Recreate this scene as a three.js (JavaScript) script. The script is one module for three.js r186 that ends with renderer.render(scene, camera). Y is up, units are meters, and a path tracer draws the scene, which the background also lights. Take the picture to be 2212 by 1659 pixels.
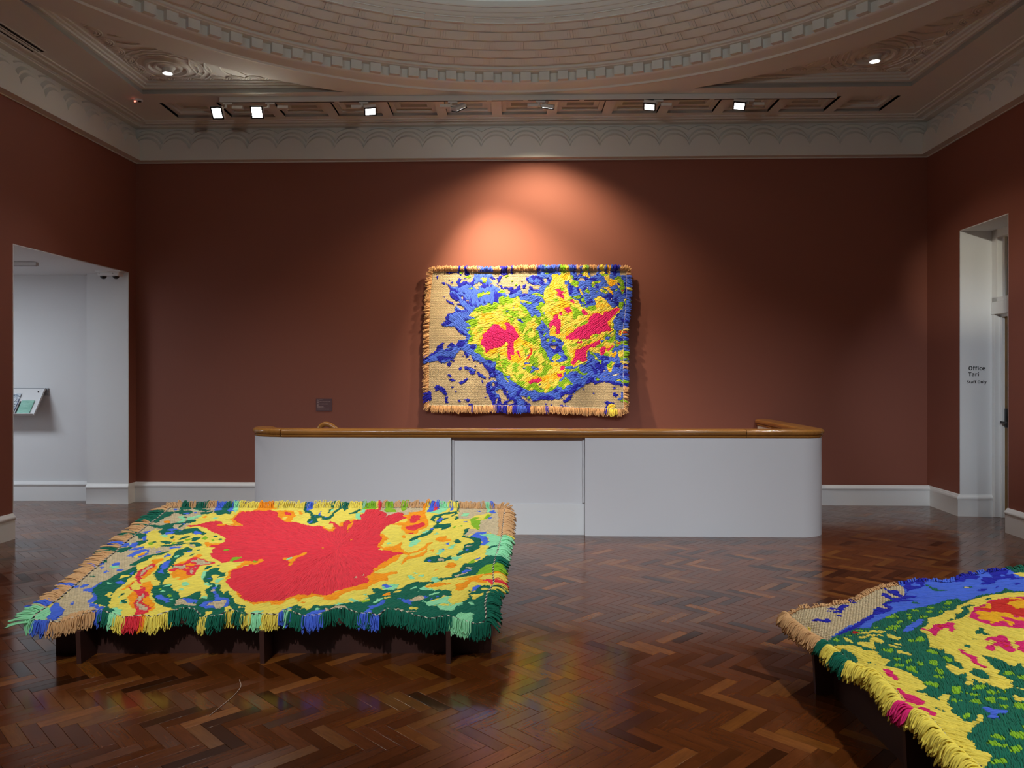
import * as THREE from 'three';
import { mergeGeometries, mergeVertices, toCreasedNormals } from 'three/addons/utils/BufferGeometryUtils.js';
import { RoundedBoxGeometry } from 'three/addons/geometries/RoundedBoxGeometry.js';
import { RectAreaLightUniformsLib } from 'three/addons/lights/RectAreaLightUniformsLib.js';
import { TextGeometry } from 'three/addons/geometries/TextGeometry.js';
import { FontLoader } from 'three/addons/loaders/FontLoader.js';

// ---------------------------------------------------------------- camera, lights, exposure
const scene = new THREE.Scene();
scene.background = new THREE.Color(0x000000);
const EYE = 1.5, FOCAL = 1655;                                   // eye height in metres, focal length in pixels of the 2212 x 1659 frame
const camera = new THREE.PerspectiveCamera(2 * Math.atan(829.5 / FOCAL) * 180 / Math.PI, 2212 / 1659, 0.05, 100);
camera.position.set(0, EYE, 0);
camera.setViewOffset(2212, 1659, 0, 16.5, 2212, 1659);           // a shift lens: verticals stay parallel
const renderer = new THREE.WebGLRenderer({ antialias: true });
renderer.toneMapping = THREE.LinearToneMapping;
renderer.toneMappingExposure = 1.0;
renderer.shadowMap.enabled = true;
RectAreaLightUniformsLib.init();
const WARM = [1.0, 0.80, 0.56], NEUTRAL = [0.97, 0.98, 1.0], COOL = [0.82, 0.90, 1.0];
const POWER = { textile: 78, textileWide: 18, frontWash: 37, rugs: 47, door: 78, facing: 6, corner: 12, frontCorner: 7, trackDown: 5, passage: 9.5, cove: 0.22, uplight: 23 };  // front, rug, door and uplight entries drive lamps added out of view

// ---------------------------------------------------------------- helpers
const P = (X, Y, Z) => new THREE.Vector3(X, Y, -Z);              // X right, Y up, Z metres ahead of the camera
let seed = 20240611;
const rnd = () => { seed = (seed + 0x6d2b79f5) | 0; let t = Math.imul(seed ^ (seed >>> 15), 1 | seed); t = (t + Math.imul(t ^ (t >>> 7), 61 | t)) ^ t; return ((t ^ (t >>> 14)) >>> 0) / 4294967296; };
const rr = (a, b) => a + (b - a) * rnd();
const taken = new Map();
function numbered(name) { const n = taken.get(name) ?? 0; taken.set(name, n + 1); return n ? name + '_' + String(n).padStart(3, '0') : name; }
function put(o, parent) { o.traverse((c) => { if (c.isMesh) { c.castShadow = true; c.receiveShadow = true; } }); (parent ?? scene).add(o); return o; }
function mesh(name, geo, mat, parent) { const m = new THREE.Mesh(Array.isArray(geo) ? merge(geo) : geo, mat); m.name = numbered(name); return put(m, parent); }
function thing(name, label, category, group) { const o = new THREE.Group(); o.name = numbered(name); o.userData = { label, category }; if (group) o.userData.group = group; scene.add(o); return o; }
function tag(o, label, category, group) { o.userData.label = label; o.userData.category = category; if (group) o.userData.group = group; return o; }
function struct(name, geo, mat) { const m = geo ? mesh(name, geo, mat) : put(new THREE.Group()); if (!geo) m.name = numbered(name); m.userData.kind = 'structure'; return m; }
function merge(list) {
  const keep = list.map((g) => { const k = g.index ? g.toNonIndexed() : g; for (const a of Object.keys(k.attributes)) if (!['position', 'normal', 'uv'].includes(a)) k.deleteAttribute(a); return k; });
  return mergeGeometries(keep);
}
const box = (w, h, d, x = 0, y = 0, z = 0) => new THREE.BoxGeometry(w, h, d).translate(x, y, z);
const rbox = (w, h, d, r, x = 0, y = 0, z = 0, s = 2) => new RoundedBoxGeometry(w, h, d, s, r).translate(x, y, z);
const cyl = (r0, r1, h, x = 0, y = 0, z = 0, n = 24) => new THREE.CylinderGeometry(r0, r1, h, n).translate(x, y, z);
function shapeOf(pts) { const s = new THREE.Shape(); pts.forEach(([x, y], i) => (i ? s.lineTo(x, y) : s.moveTo(x, y))); s.closePath(); return s; }
const smooth = (a, b, x) => { const t = Math.min(1, Math.max(0, (x - a) / (b - a))); return t * t * (3 - 2 * t); };
function hash(i, j) { let h = Math.imul(i | 0, 374761393) + Math.imul(j | 0, 668265263); h = Math.imul(h ^ (h >>> 13), 1274126177); return ((h ^ (h >>> 16)) >>> 0) / 4294967296; }
function noise(x, y) { const i = Math.floor(x), j = Math.floor(y), u = x - i, v = y - j, s = u * u * (3 - 2 * u), t = v * v * (3 - 2 * v);
  return (hash(i, j) * (1 - s) + hash(i + 1, j) * s) * (1 - t) + (hash(i, j + 1) * (1 - s) + hash(i + 1, j + 1) * s) * t; }
const fbm = (x, y) => noise(x, y) * 0.55 + noise(x * 2.1 + 7, y * 2.1) * 0.28 + noise(x * 4.3, y * 4.3 + 3) * 0.17;
// a profile (list of [across, up]) swept along a plan path of [x, y, z]; the profile's first axis points to the path's left
function sweep(profile, path, capped = true) {
  const n = profile.length, pos = [], idx = [], pts = path.map((p) => new THREE.Vector3(...p));
  pts.forEach((p, i) => {
    const a = pts[Math.max(0, i - 1)], b = pts[Math.min(pts.length - 1, i + 1)], d = b.clone().sub(a).setY(0).normalize(), left = new THREE.Vector3(d.z, 0, -d.x);
    for (const [u, v] of profile) pos.push(p.x + left.x * u, p.y + v, p.z + left.z * u);
  });
  for (let i = 0; i + 1 < pts.length; i++) for (let k = 0; k < n; k++) { const a = i * n + k, b = i * n + (k + 1) % n, c = a + n, d = b + n; idx.push(a, c, b, b, c, d); }
  if (capped) for (const e of [0, pts.length - 1]) { const tri = THREE.ShapeUtils.triangulateShape(profile.map(([u, v]) => new THREE.Vector2(u, v)), []); for (const [a, b, c] of tri) e ? idx.push(e * n + a, e * n + b, e * n + c) : idx.push(a, c, b); }
  const g = new THREE.BufferGeometry(); g.setAttribute('position', new THREE.Float32BufferAttribute(pos, 3)); g.setIndex(idx);
  const uv = new Float32Array(pos.length / 3 * 2); for (let i = 0; i < pos.length / 3; i++) { uv[2 * i] = (i % n) / n; uv[2 * i + 1] = Math.floor(i / n) * 0.2; }
  g.setAttribute('uv', new THREE.BufferAttribute(uv, 2));
  return toCreasedNormals(g, 0.7);
}
function tex(w, h, fn, srgb = false) {
  const d = new Uint8Array(w * h * 4); for (let y = 0; y < h; y++) for (let x = 0; x < w; x++) { const c = fn(x, y); const i = (y * w + x) * 4; d[i] = c[0]; d[i + 1] = c[1]; d[i + 2] = c[2]; d[i + 3] = 255; }
  const t = new THREE.DataTexture(d, w, h); t.magFilter = t.minFilter = THREE.LinearFilter; t.wrapS = t.wrapT = THREE.RepeatWrapping; if (srgb) t.colorSpace = THREE.SRGBColorSpace; t.needsUpdate = true; return t;
}
const std = (color, rough, more = {}) => new THREE.MeshStandardMaterial({ color, roughness: rough, ...more });
const lin = (r, g, b) => new THREE.Color().setRGB(r, g, b);

// ---------------------------------------------------------------- materials
const grainTex = tex(512, 128, (x, y) => { const a = fbm(x / 90, y / 5.5), b = noise(x / 34, y / 2.1), v = 150 + 90 * a + 34 * (b - 0.5); return [v, v * 0.985, v * 0.96]; });
const paintTex = tex(256, 256, (x, y) => { const v = 128 + 70 * (fbm(x / 9, y / 9) - 0.5) + 50 * (noise(x / 2.2, y / 2.2) - 0.5); return [v, v, v]; });
const M = {
  wall: std(lin(0.25, 0.080, 0.050), 0.72, { bumpMap: paintTex, bumpScale: 0.0006 }),
  plaster: std(lin(0.70, 0.71, 0.675), 0.85),
  trim: std(lin(0.78, 0.79, 0.78), 0.45),
  white: std(lin(0.74, 0.755, 0.76), 0.7),
  balustrade: std(lin(0.70, 0.70, 0.71), 0.6),
  timber: std(lin(0.46, 0.20, 0.045), 0.17, { map: grainTex }),
  doorWood: std(lin(0.30, 0.15, 0.022), 0.4, { map: grainTex }),
  doorCarve: std(lin(0.42, 0.26, 0.08), 0.45),
  black: std(lin(0.012, 0.012, 0.013), 0.4),
  blackGloss: std(lin(0.01, 0.01, 0.011), 0.08),
  slot: std(lin(0.008, 0.008, 0.008), 0.9),
  fixture: std(lin(0.62, 0.61, 0.58), 0.5),
  plinth: std(lin(0.052, 0.018, 0.013), 0.55),
  lead: std(lin(0.03, 0.028, 0.025), 0.5, { metalness: 0.6 }),
  steel: std(lin(0.45, 0.47, 0.5), 0.35, { metalness: 0.8 }),
  ink: std(lin(0.02, 0.02, 0.02), 0.6),
  amberGlass: new THREE.MeshPhysicalMaterial({ color: lin(0.62, 0.47, 0.16), roughness: 0.35, transmission: 0.5, thickness: 0 }),
};
const glow = (rgb, k) => new THREE.MeshStandardMaterial({ color: 0x111111, emissive: lin(...rgb), emissiveIntensity: k, roughness: 0.5 });

// ---------------------------------------------------------------- the room's plan
const BL = [-4.511, 9.194], BR = [4.84, 8.93], SIDE = -0.0483, YC = EYE + 2.98, FRONT = -0.95;
const backZ = (X) => BL[1] - 0.0282 * (X - BL[0]);
const leftX = (Z) => BL[0] + SIDE * (BL[1] - Z), rightX = (Z) => BR[0] + SIDE * (BR[1] - Z);
const PHI = -Math.PI / 2 - Math.atan(0.0483), PSI = Math.atan(-0.0282);
function wallFrame(at, turn, parent = scene) { const g = new THREE.Group(); g.position.set(at[0], 0, -at[1]); g.rotation.y = turn; return g; }
function placed(geo, at, turn) { return geo.applyMatrix4(new THREE.Matrix4().makeRotationY(turn).setPosition(at[0], 0, -at[1])); }
const LEN = (BL[1] - FRONT) * 1.00117, LENR = (BR[1] - FRONT) * 1.00117;
// left wall: x runs from the back corner towards the camera, z points out of the room
const OPEN_L = [0.162, 2.114, 2.725], OPEN_R = [0.706, 1.578, 3.065];
function wallWithHole(len, hgt, hole, z0, z1) {
  const s = shapeOf([[-0.02, 0], [hole[0], 0], [hole[0], hole[2]], [hole[1], hole[2]], [hole[1], 0], [len, 0], [len, hgt], [-0.02, hgt]]);
  return new THREE.ExtrudeGeometry(s, { depth: z1 - z0, bevelEnabled: false }).translate(0, 0, z0);
}
const wallL = struct('wall_left', placed(wallWithHole(LEN, YC + 0.15, OPEN_L, 0, 0.5), BL, PHI), M.wall);
const wallR = struct('wall_right', placed(wallWithHole(LENR, YC + 0.15, OPEN_R, -0.33, 0), BR, PHI), M.wall);
const wallB = struct('wall_back', placed(box(9.9, YC + 0.15, 0.3, 4.67, (YC + 0.15) / 2, -0.15), BL, PSI), M.wall);
const wallF = struct('wall_front', box(10.6, YC + 0.3, 0.25, 0, (YC + 0.3) / 2, -FRONT + 0.125), M.wall);
// white linings of the two openings, 3 mm proud of the masonry
function lining(hole, z0, z1) {
  const d = z1 - z0, zc = (z0 + z1) / 2;
  return [box(0.012, hole[2], d + 0.004, hole[0] + 0.002, hole[2] / 2, zc), box(0.012, hole[2], d + 0.004, hole[1] - 0.002, hole[2] / 2, zc), box(hole[1] - hole[0], 0.012, d + 0.004, (hole[0] + hole[1]) / 2, hole[2] - 0.002, zc)];
}
struct('trim_1', placed(merge(lining(OPEN_L, 0.002, 0.502)), BL, PHI), M.white);
struct('trim_2', placed(merge(lining(OPEN_R, -0.332, -0.002)), BR, PHI), M.white);

// skirting boards: plain board with a rounded bead and a fillet on top
const SKIRT = [[0, 0], [0.03, 0], [0.03, 0.175], [0.036, 0.182], [0.041, 0.196], [0.036, 0.21], [0.026, 0.216], [0.02, 0.228], [0.008, 0.236], [0, 0.236]];
function skirt(name, path) { return struct(name, sweep(SKIRT, path), M.trim); }
const along = (at, turn, s, z = 0) => { const v = new THREE.Vector3(s, 0, z).applyAxisAngle(new THREE.Vector3(0, 1, 0), turn); return [at[0] + v.x, 0, -at[1] + v.z]; };
skirt('baseboard_left', [along(BL, PHI, OPEN_L[1] + 0.0, 0.5), along(BL, PHI, OPEN_L[1] - 0.03, 0.0), along(BL, PHI, OPEN_L[1] + 0.012, -0.0), along(BL, PHI, LEN)].slice(2).reverse().map((p) => p).reverse());
skirt('baseboard_back', [along(BR, PHI, OPEN_R[0] - 0.002, -0.33), along(BR, PHI, OPEN_R[0] + 0.001, 0.0), along(BR, PHI, 0.03, 0.0), along(BL, PSI, 9.35, 0.0), along(BL, PSI, 0.0, 0.0), along(BL, PHI, OPEN_L[0] - 0.001, 0.0), along(BL, PHI, OPEN_L[0] - 0.001, 0.5)].reverse().filter((p, i) => [1, 2, 4, 5].includes(i) || i === 0 || i === 6).reverse());
skirt('baseboard_right', [along(BR, PHI, OPEN_R[1], -0.33), along(BR, PHI, OPEN_R[1], 0), along(BR, PHI, LENR, 0)].reverse().slice(0, 2));

// ---------------------------------------------------------------- floor: jarrah blocks in herringbone, each block its own piece
const floorG = struct('floor', box(14.2, 0.2, 11.4, -1.4, -0.112, -4.35), std(lin(0.012, 0.005, 0.003), 0.6));
floorG.name = 'floor';
{
  const W = 0.063, N = 4, L = W * N, gap = 0.0011, turn = 0.0145, c45 = Math.SQRT1_2;
  const variants = [0, 1, 2, 3, 4, 5].map((k) => {
    const g = rbox(L - gap, 0.014, W - gap, 0.0009, 0, -0.007, 0, 1), p = g.attributes.position, uv = g.attributes.uv;
    for (let i = 0; i < p.count; i++) uv.setXY(i, (p.getX(i) + L / 2) * 2.1 + k * 0.37, (p.getZ(i) + W / 2) * 3.4 + k * 0.171);
    return g;
  });
  const tones = []; for (let i = 0; i < 18; i++) { const t = i / 17, k = t < 0.22 ? 0.34 + t : t > 0.8 ? 1.5 + (t - 0.8) * 3.2 : 0.72 + t * 0.75; tones.push(lin(0.118 * k + 0.014 * (i % 3), 0.0335 * k + 0.003 * (i % 3) + (t > 0.8 ? 0.014 : 0), 0.0078 * k)); }
  const gloss = [0.13, 0.16, 0.2];
  const mats = tones.map((c, i) => new THREE.MeshPhysicalMaterial({ color: c, roughness: gloss[i % 3], map: grainTex, ior: 1.5 }));
  const list = [];
  const inRug1 = (X, Z) => X > -2.75 && X < 0.05 && Z > 3.95 && Z < 6.1, inRug3 = (X, Z) => X > 1.52 && Z < 4.0;
  for (let i = -260; i < 260; i++) for (let m = -40; m < 40; m++) for (const vert of [0, 1]) {
    const p = (vert ? i + N + 0.5 : i + N / 2) + 2 * N * m, q = vert ? i - N / 2 + 1 : i + 0.5;
    const a = (p + q) * W * c45, b = (p - q) * W * c45;               // a to the right, b ahead
    const X = a * Math.cos(turn) + b * Math.sin(turn) * 1, Z = -a * Math.sin(turn) + b * Math.cos(turn) + 4;
    if (Z < FRONT || Z > 9.5 || X > rightX(Z) + 0.5 || X < (Z > 5.3 ? -8.2 : leftX(Z) - 0.1) || Z > backZ(X) + 0.35) continue;
    const x = 1106 + FOCAL * X / Math.max(Z, 0.1), y = 813 + FOCAL * EYE / Math.max(Z, 0.1);
    const seen = Z > 2.9 && x > 10 && x < 2202 && y < 1655 && !inRug1(X, Z) && !inRug3(X, Z) && !(X > -2.4 && X < -0.2 && Z > 3.9 && Z < 4.5);
    let t = rnd(); t = t < 0.16 ? rr(0, 0.25) : t > 0.9 ? rr(0.82, 1) : rr(0.25, 0.8);
    list.push({ X, Z, ang: (vert ? -Math.PI / 4 : Math.PI / 4) - turn + (rnd() < 0.5 ? Math.PI : 0), size: seen ? 1 / Z : 0, tone: Math.min(17, Math.floor(t * 18)), v: Math.floor(rnd() * 6), dy: rr(0, 0.0004), tx: rr(-1, 1) * 0.002, tz: rr(-1, 1) * 0.002 });
  }
  list.sort((a, b) => b.size - a.size);
  const dummy = new THREE.Object3D();
  const pose = (o, d) => { o.position.set(d.X, d.dy, -d.Z); o.rotation.set(d.tx, d.ang, d.tz, 'YXZ'); };
  for (const d of list.slice(0, 298)) { const b = mesh('parquet_block', variants[d.v], mats[d.tone], floorG); pose(b, d); }
  variants.forEach((g, k) => {
    const mine = list.slice(298).filter((d) => d.v === k);
    for (let s = 0; s < 3; s++) {
      const part = mine.filter((d) => d.tone % 3 === s), im = new THREE.InstancedMesh(g, new THREE.MeshPhysicalMaterial({ color: 0xffffff, roughness: gloss[s], map: grainTex, ior: 1.5 }), part.length);
      part.forEach((d, i) => { pose(dummy, d); dummy.updateMatrix(); im.setMatrixAt(i, dummy.matrix); im.setColorAt(i, tones[d.tone]); });
      im.name = numbered('parquet_blocks'); im.userData.kind = 'stuff'; put(im, floorG);
    }
  });
}

// ---------------------------------------------------------------- ceiling: flat border, coffers, corner panels, ring and shallow dome
const DC = [-0.05, 4.07];                                          // plan centre of the dome
const FR = { x0: -3.90, x1: 4.00, z0: 0.16, z1: 7.98 };            // the square frame round the dome
const RING = 4.31, EYEHOLE = 3.97;
const ceilShape = shapeOf([[leftX(FRONT) - 0.3, FRONT - 0.1], [rightX(FRONT) + 0.3, FRONT - 0.1], [BR[0] + 0.3, BR[1] + 0.2], [BL[0] - 0.3, BL[1] + 0.2]]);
{ const h = new THREE.Path(); h.absarc(DC[0], DC[1], EYEHOLE, 0, Math.PI * 2, true); ceilShape.holes.push(h); }
// a point on the frame's line, slightly turned with the room: the back frame line runs parallel to the back wall
const frameZ = (X) => FR.z1 - 0.0282 * (X - 0), frameX0 = (Z) => FR.x0 + 0.0 - 0.0483 * (8.0 - Z) * 0 , frameX1 = (Z) => FR.x1 + 0.10;
function spandrel(sx) {
  // outline of a corner panel: corner, along the back line to the arc, the arc, back along the side line
  const X = sx < 0 ? FR.x0 : FR.x1 + 0.10, Zc = frameZ(X), pts = [[X, Zc]];
  const hit = (t) => [DC[0] + RING * Math.sin(t), DC[1] + RING * Math.cos(t)];
  let tA = 0; for (let t = 0.2; t < 1.2; t += 0.002) { const [x, z] = hit(sx * t); if (z <= frameZ(x)) { tA = t; break; } }
  let tB = 0; for (let t = tA; t < 1.57; t += 0.002) { const [x] = hit(sx * t); if (Math.abs(x - DC[0]) >= Math.abs(X - DC[0])) { tB = t; break; } }
  if (!tB) tB = 1.5;
  for (let k = 0; k <= 40; k++) pts.push(hit(sx * (tA + (tB - tA) * k / 40)));
  return pts;
}
function inset(pts, d) {                                            // offset a closed outline inwards by d
  const area = pts.reduce((s, p, i) => { const q = pts[(i + 1) % pts.length]; return s + p[0] * q[1] - q[0] * p[1]; }, 0), sg = Math.sign(area);
  return pts.map((p, i) => {
    const a = pts[(i + pts.length - 1) % pts.length], b = pts[(i + 1) % pts.length];
    const n = (u, v) => { const dx = v[0] - u[0], dy = v[1] - u[1], l = Math.hypot(dx, dy) || 1; return [-dy / l * sg, dx / l * sg]; };
    const m = n(a, p), k = n(p, b), c = 1 + m[0] * k[0] + m[1] * k[1], s = d / Math.max(c, 0.35);
    return [p[0] + (m[0] + k[0]) * s, p[1] + (m[1] + k[1]) * s];
  });
}
// walls and ledges of a stepped recess that goes up from the ceiling plane, closed by its panel
function recess(pts, steps) {
  const out = []; let cur = pts, y = YC;
  const quad = (a, b, c, d) => { const g = new THREE.BufferGeometry(); g.setAttribute('position', new THREE.Float32BufferAttribute([...a, ...b, ...c, ...a, ...c, ...d], 3)); g.setAttribute('uv', new THREE.Float32BufferAttribute(new Float32Array(12), 2)); g.computeVertexNormals(); return g; };
  for (const [up, inn] of steps) {
    const nxt = inn ? inset(cur, inn) : cur, y2 = y + up;
    for (let i = 0; i < cur.length; i++) {
      const a = cur[i], b = cur[(i + 1) % cur.length], c = nxt[(i + 1) % cur.length], d = nxt[i];
      if (up) out.push(quad([a[0], y, -a[1]], [b[0], y, -b[1]], [b[0], y2, -b[1]], [a[0], y2, -a[1]]));
      if (inn) out.push(quad([a[0], y2, -a[1]], [b[0], y2, -b[1]], [c[0], y2, -c[1]], [d[0], y2, -d[1]]));
    }
    cur = nxt; y = y2;
  }
  const top = new THREE.ShapeGeometry(shapeOf(cur)); top.rotateX(-Math.PI / 2).translate(0, y, 0);
  out.push(top.toNonIndexed());
  return { geo: merge(out), y, inner: cur };
}
const coffers = [];
{
  const pitch = 0.622, half = 0.255;
  for (let k = -7; k <= 6; k++) {
    const xc = 0.14 + pitch * k; if (xc - half < -3.95 || xc + half > 4.45) continue;
    const z0 = (x) => backZ(x) - 0.345, z1 = (x) => backZ(x) - 0.82;
    const pts = [[xc - half, z1(xc - half)], [xc + half, z1(xc + half)], [xc + half, z0(xc + half)], [xc - half, z0(xc - half)]];
    coffers.push(pts); const h = new THREE.Path(); pts.slice().reverse().forEach(([x, y], i) => (i ? h.lineTo(x, y) : h.moveTo(x, y))); h.closePath(); ceilShape.holes.push(h);
  }
}
const spans = [spandrel(-1), spandrel(1)];
for (const pts of spans) { const h = new THREE.Path(); pts.forEach(([x, y], i) => (i ? h.lineTo(x, y) : h.moveTo(x, y))); h.closePath(); ceilShape.holes.push(h); }
const ceil = struct('ceiling', new THREE.ExtrudeGeometry(ceilShape, { depth: 0.2, bevelEnabled: false, curveSegments: 128 }).rotateX(-Math.PI / 2).translate(0, YC, 0), M.plaster);
for (const pts of coffers) mesh('ceiling_coffer', recess(pts, [[0.03, 0.05], [0.03, 0.055], [0.03, 0]]).geo, M.plaster, ceil);
// low mouldings that edge the flat border
const bar = (r) => [[-r, 0], [-r * 0.7, -r * 0.8], [0, -r * 1.1], [r * 0.7, -r * 0.8], [r, 0]];
mesh('ceiling_moulding', [sweep(bar(0.016), [[-4.3, YC, -backZ(-4.3) + 0.19], [4.6, YC, -backZ(4.6) + 0.19]]), sweep(bar(0.011), [[-4.3, YC, -backZ(-4.3) + 0.25], [4.6, YC, -backZ(4.6) + 0.25]])], M.plaster, ceil);
for (const s of [-1, 1]) { const fx = s < 0 ? leftX : rightX, f = (d) => [8.9, 4, 0].map((Z) => [fx(Z) - s * d, YC, -Z]); mesh('ceiling_moulding', [sweep(bar(0.014), f(0.2)), sweep(bar(0.01), f(0.26))], M.plaster, ceil); }
const lathe = (pts, n = 160) => new THREE.LatheGeometry(pts.map(([r, h]) => new THREE.Vector2(r, EYE + h)), n).translate(DC[0], 0, -DC[1]);
const crease = (g, a = 0.5) => toCreasedNormals(g, a);
mesh('dome_ring', crease(lathe([[3.985, 3.16], [3.985, 2.978], [3.955, 2.972], [3.945, 2.99], [3.90, 2.995], [3.82, 3.0], [3.79, 3.008], [3.785, 3.012], [3.785, 3.095], [3.70, 3.095], [3.695, 3.10], [3.67, 3.105], [3.668, 3.125], [3.63, 3.128]])), M.plaster, ceil);
const COVE = (s) => [3.64 - 0.60 * s, 3.128 + 0.115 * s + 0.04 * s * s];
mesh('dome_cove', lathe(Array.from({ length: 13 }, (_, k) => COVE(k / 12))), M.plaster, ceil);
mesh('dome_frieze', crease(lathe([[3.05, 3.275], [3.045, 3.262], [3.03, 3.262], [3.0, 3.285], [2.975, 3.305], [2.97, 3.30], [2.955, 3.31], [2.94, 3.326], [2.93, 3.322], [2.915, 3.334], [2.90, 3.352], [2.885, 3.35], [2.878, 3.36], [2.878, 3.40], [2.90, 3.40], [2.90, 3.385], [3.16, 3.385], [3.16, 3.5]])), M.plaster, ceil);
mesh('dome_crown', lathe([[3.16, 3.46], [3.14, 3.56], [3.06, 3.60], [2.6, 3.64], [1.4, 3.70], [0.001, 3.72]]), M.plaster, ceil);
{ const T = 3.02, strip = crease(lathe([[T - 0.012, 3.40], [T - 0.012, 3.412], [T + 0.012, 3.412], [T + 0.012, 3.40]], 160)); const c = mesh('cove_light', strip, glow(COOL, POWER.cove * 6)); tag(c, 'white light strip hidden in the cove round the dome opening', 'light'); }
// dentils, frieze panels and stepped scales over the part of the dome in view
for (let k = -26; k <= 26; k++) {
  const t = k * Math.PI * 2 / 124, g = box(0.103, 0.083, 0.06, 0, EYE + 3.0535, -3.758);
  mesh('dentil', g.applyMatrix4(new THREE.Matrix4().makeRotationY(-t)).translate(DC[0], 0, -DC[1]), M.plaster, ceil);
}
for (let k = -12; k <= 12; k++) {
  const t0 = (k + 0.19) * 0.1225, t1 = (k + 0.95) * 0.1225, ring = [];
  const at = (r, h, t) => [DC[0] + r * Math.sin(t), EYE + h, -DC[1] - r * Math.cos(t)];
  const path = (s) => { const r = 3.025 - 0.045 * s, h = 3.268 + 0.034 * s; return Array.from({ length: 9 }, (_, i) => at(r, h - 0.004, t0 + (t1 - t0) * i / 8)); };
  const b = [[-0.004, -0.004], [0.004, -0.004], [0.004, 0.006], [-0.004, 0.006]];
  const lo = path(0.08), hi = path(0.92);
  mesh('frieze_panel', [sweep(b, lo), sweep(b, hi), sweep(b, [lo[0], hi[0]]), sweep(b, [lo[8], hi[8]])], M.plaster, ceil);
}
{
  const ROWS = 5, PER = 64, cell = 1 / ROWS;
  const onCove = (t, s, lift) => { const [r, h] = COVE(s); return new THREE.Vector3(DC[0] + (r - lift * 0.25) * Math.sin(t), EYE + h - lift, -DC[1] - (r - lift * 0.25) * Math.cos(t)); };
  for (let row = 0; row < ROWS; row++) for (let k = -11; k <= 11; k++) {
    const t0 = (k + (row % 2 ? 0.5 : 0)) * Math.PI * 2 / PER, w = Math.PI * 2 / PER, pos = [], parts = [];
    for (let step = 0; step < 3; step++) {
      const lift0 = 0.003 + step * 0.007, lift1 = lift0 + 0.007, n = 10, up = (row + 1.02) * cell, sag = 0.10 + step * 0.045;
      const wd = w * (0.98 - step * 0.16) / 2, low = (i) => { const u = i / n * 2 - 1; return (row + 0.06 + step * 0.11 + sag * 0.9 * u * u) * cell; };
      const top = [], rim = [], rim0 = [], top0 = [];
      for (let i = 0; i <= n; i++) { const t = t0 + wd * (i / n * 2 - 1); rim.push(onCove(t, low(i), lift1)); rim0.push(onCove(t, low(i), lift0 - 0.003)); top.push(onCove(t, up, lift1 * (0.35))); top0.push(onCove(t, up, -0.002)); }
      const q = (a, b, c, d) => pos.push(...a.toArray(), ...b.toArray(), ...c.toArray(), ...a.toArray(), ...c.toArray(), ...d.toArray());
      for (let i = 0; i < n; i++) { q(rim[i], rim[i + 1], top[i + 1], top[i]); q(rim0[i], rim0[i + 1], rim[i + 1], rim[i]); }
      q(rim0[0], rim[0], top[0], top0[0]); q(rim[n], rim0[n], top0[n], top[n]);
    }
    const g = new THREE.BufferGeometry(); g.setAttribute('position', new THREE.Float32BufferAttribute(pos, 3)); g.setAttribute('uv', new THREE.Float32BufferAttribute(new Float32Array(pos.length / 3 * 2), 2)); g.computeVertexNormals();
    mesh('dome_scale', g, M.plaster, ceil);
  }
}
struct('roof', box(11, 0.2, 12, 0, YC + 0.95, -4.1), M.plaster);
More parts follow.
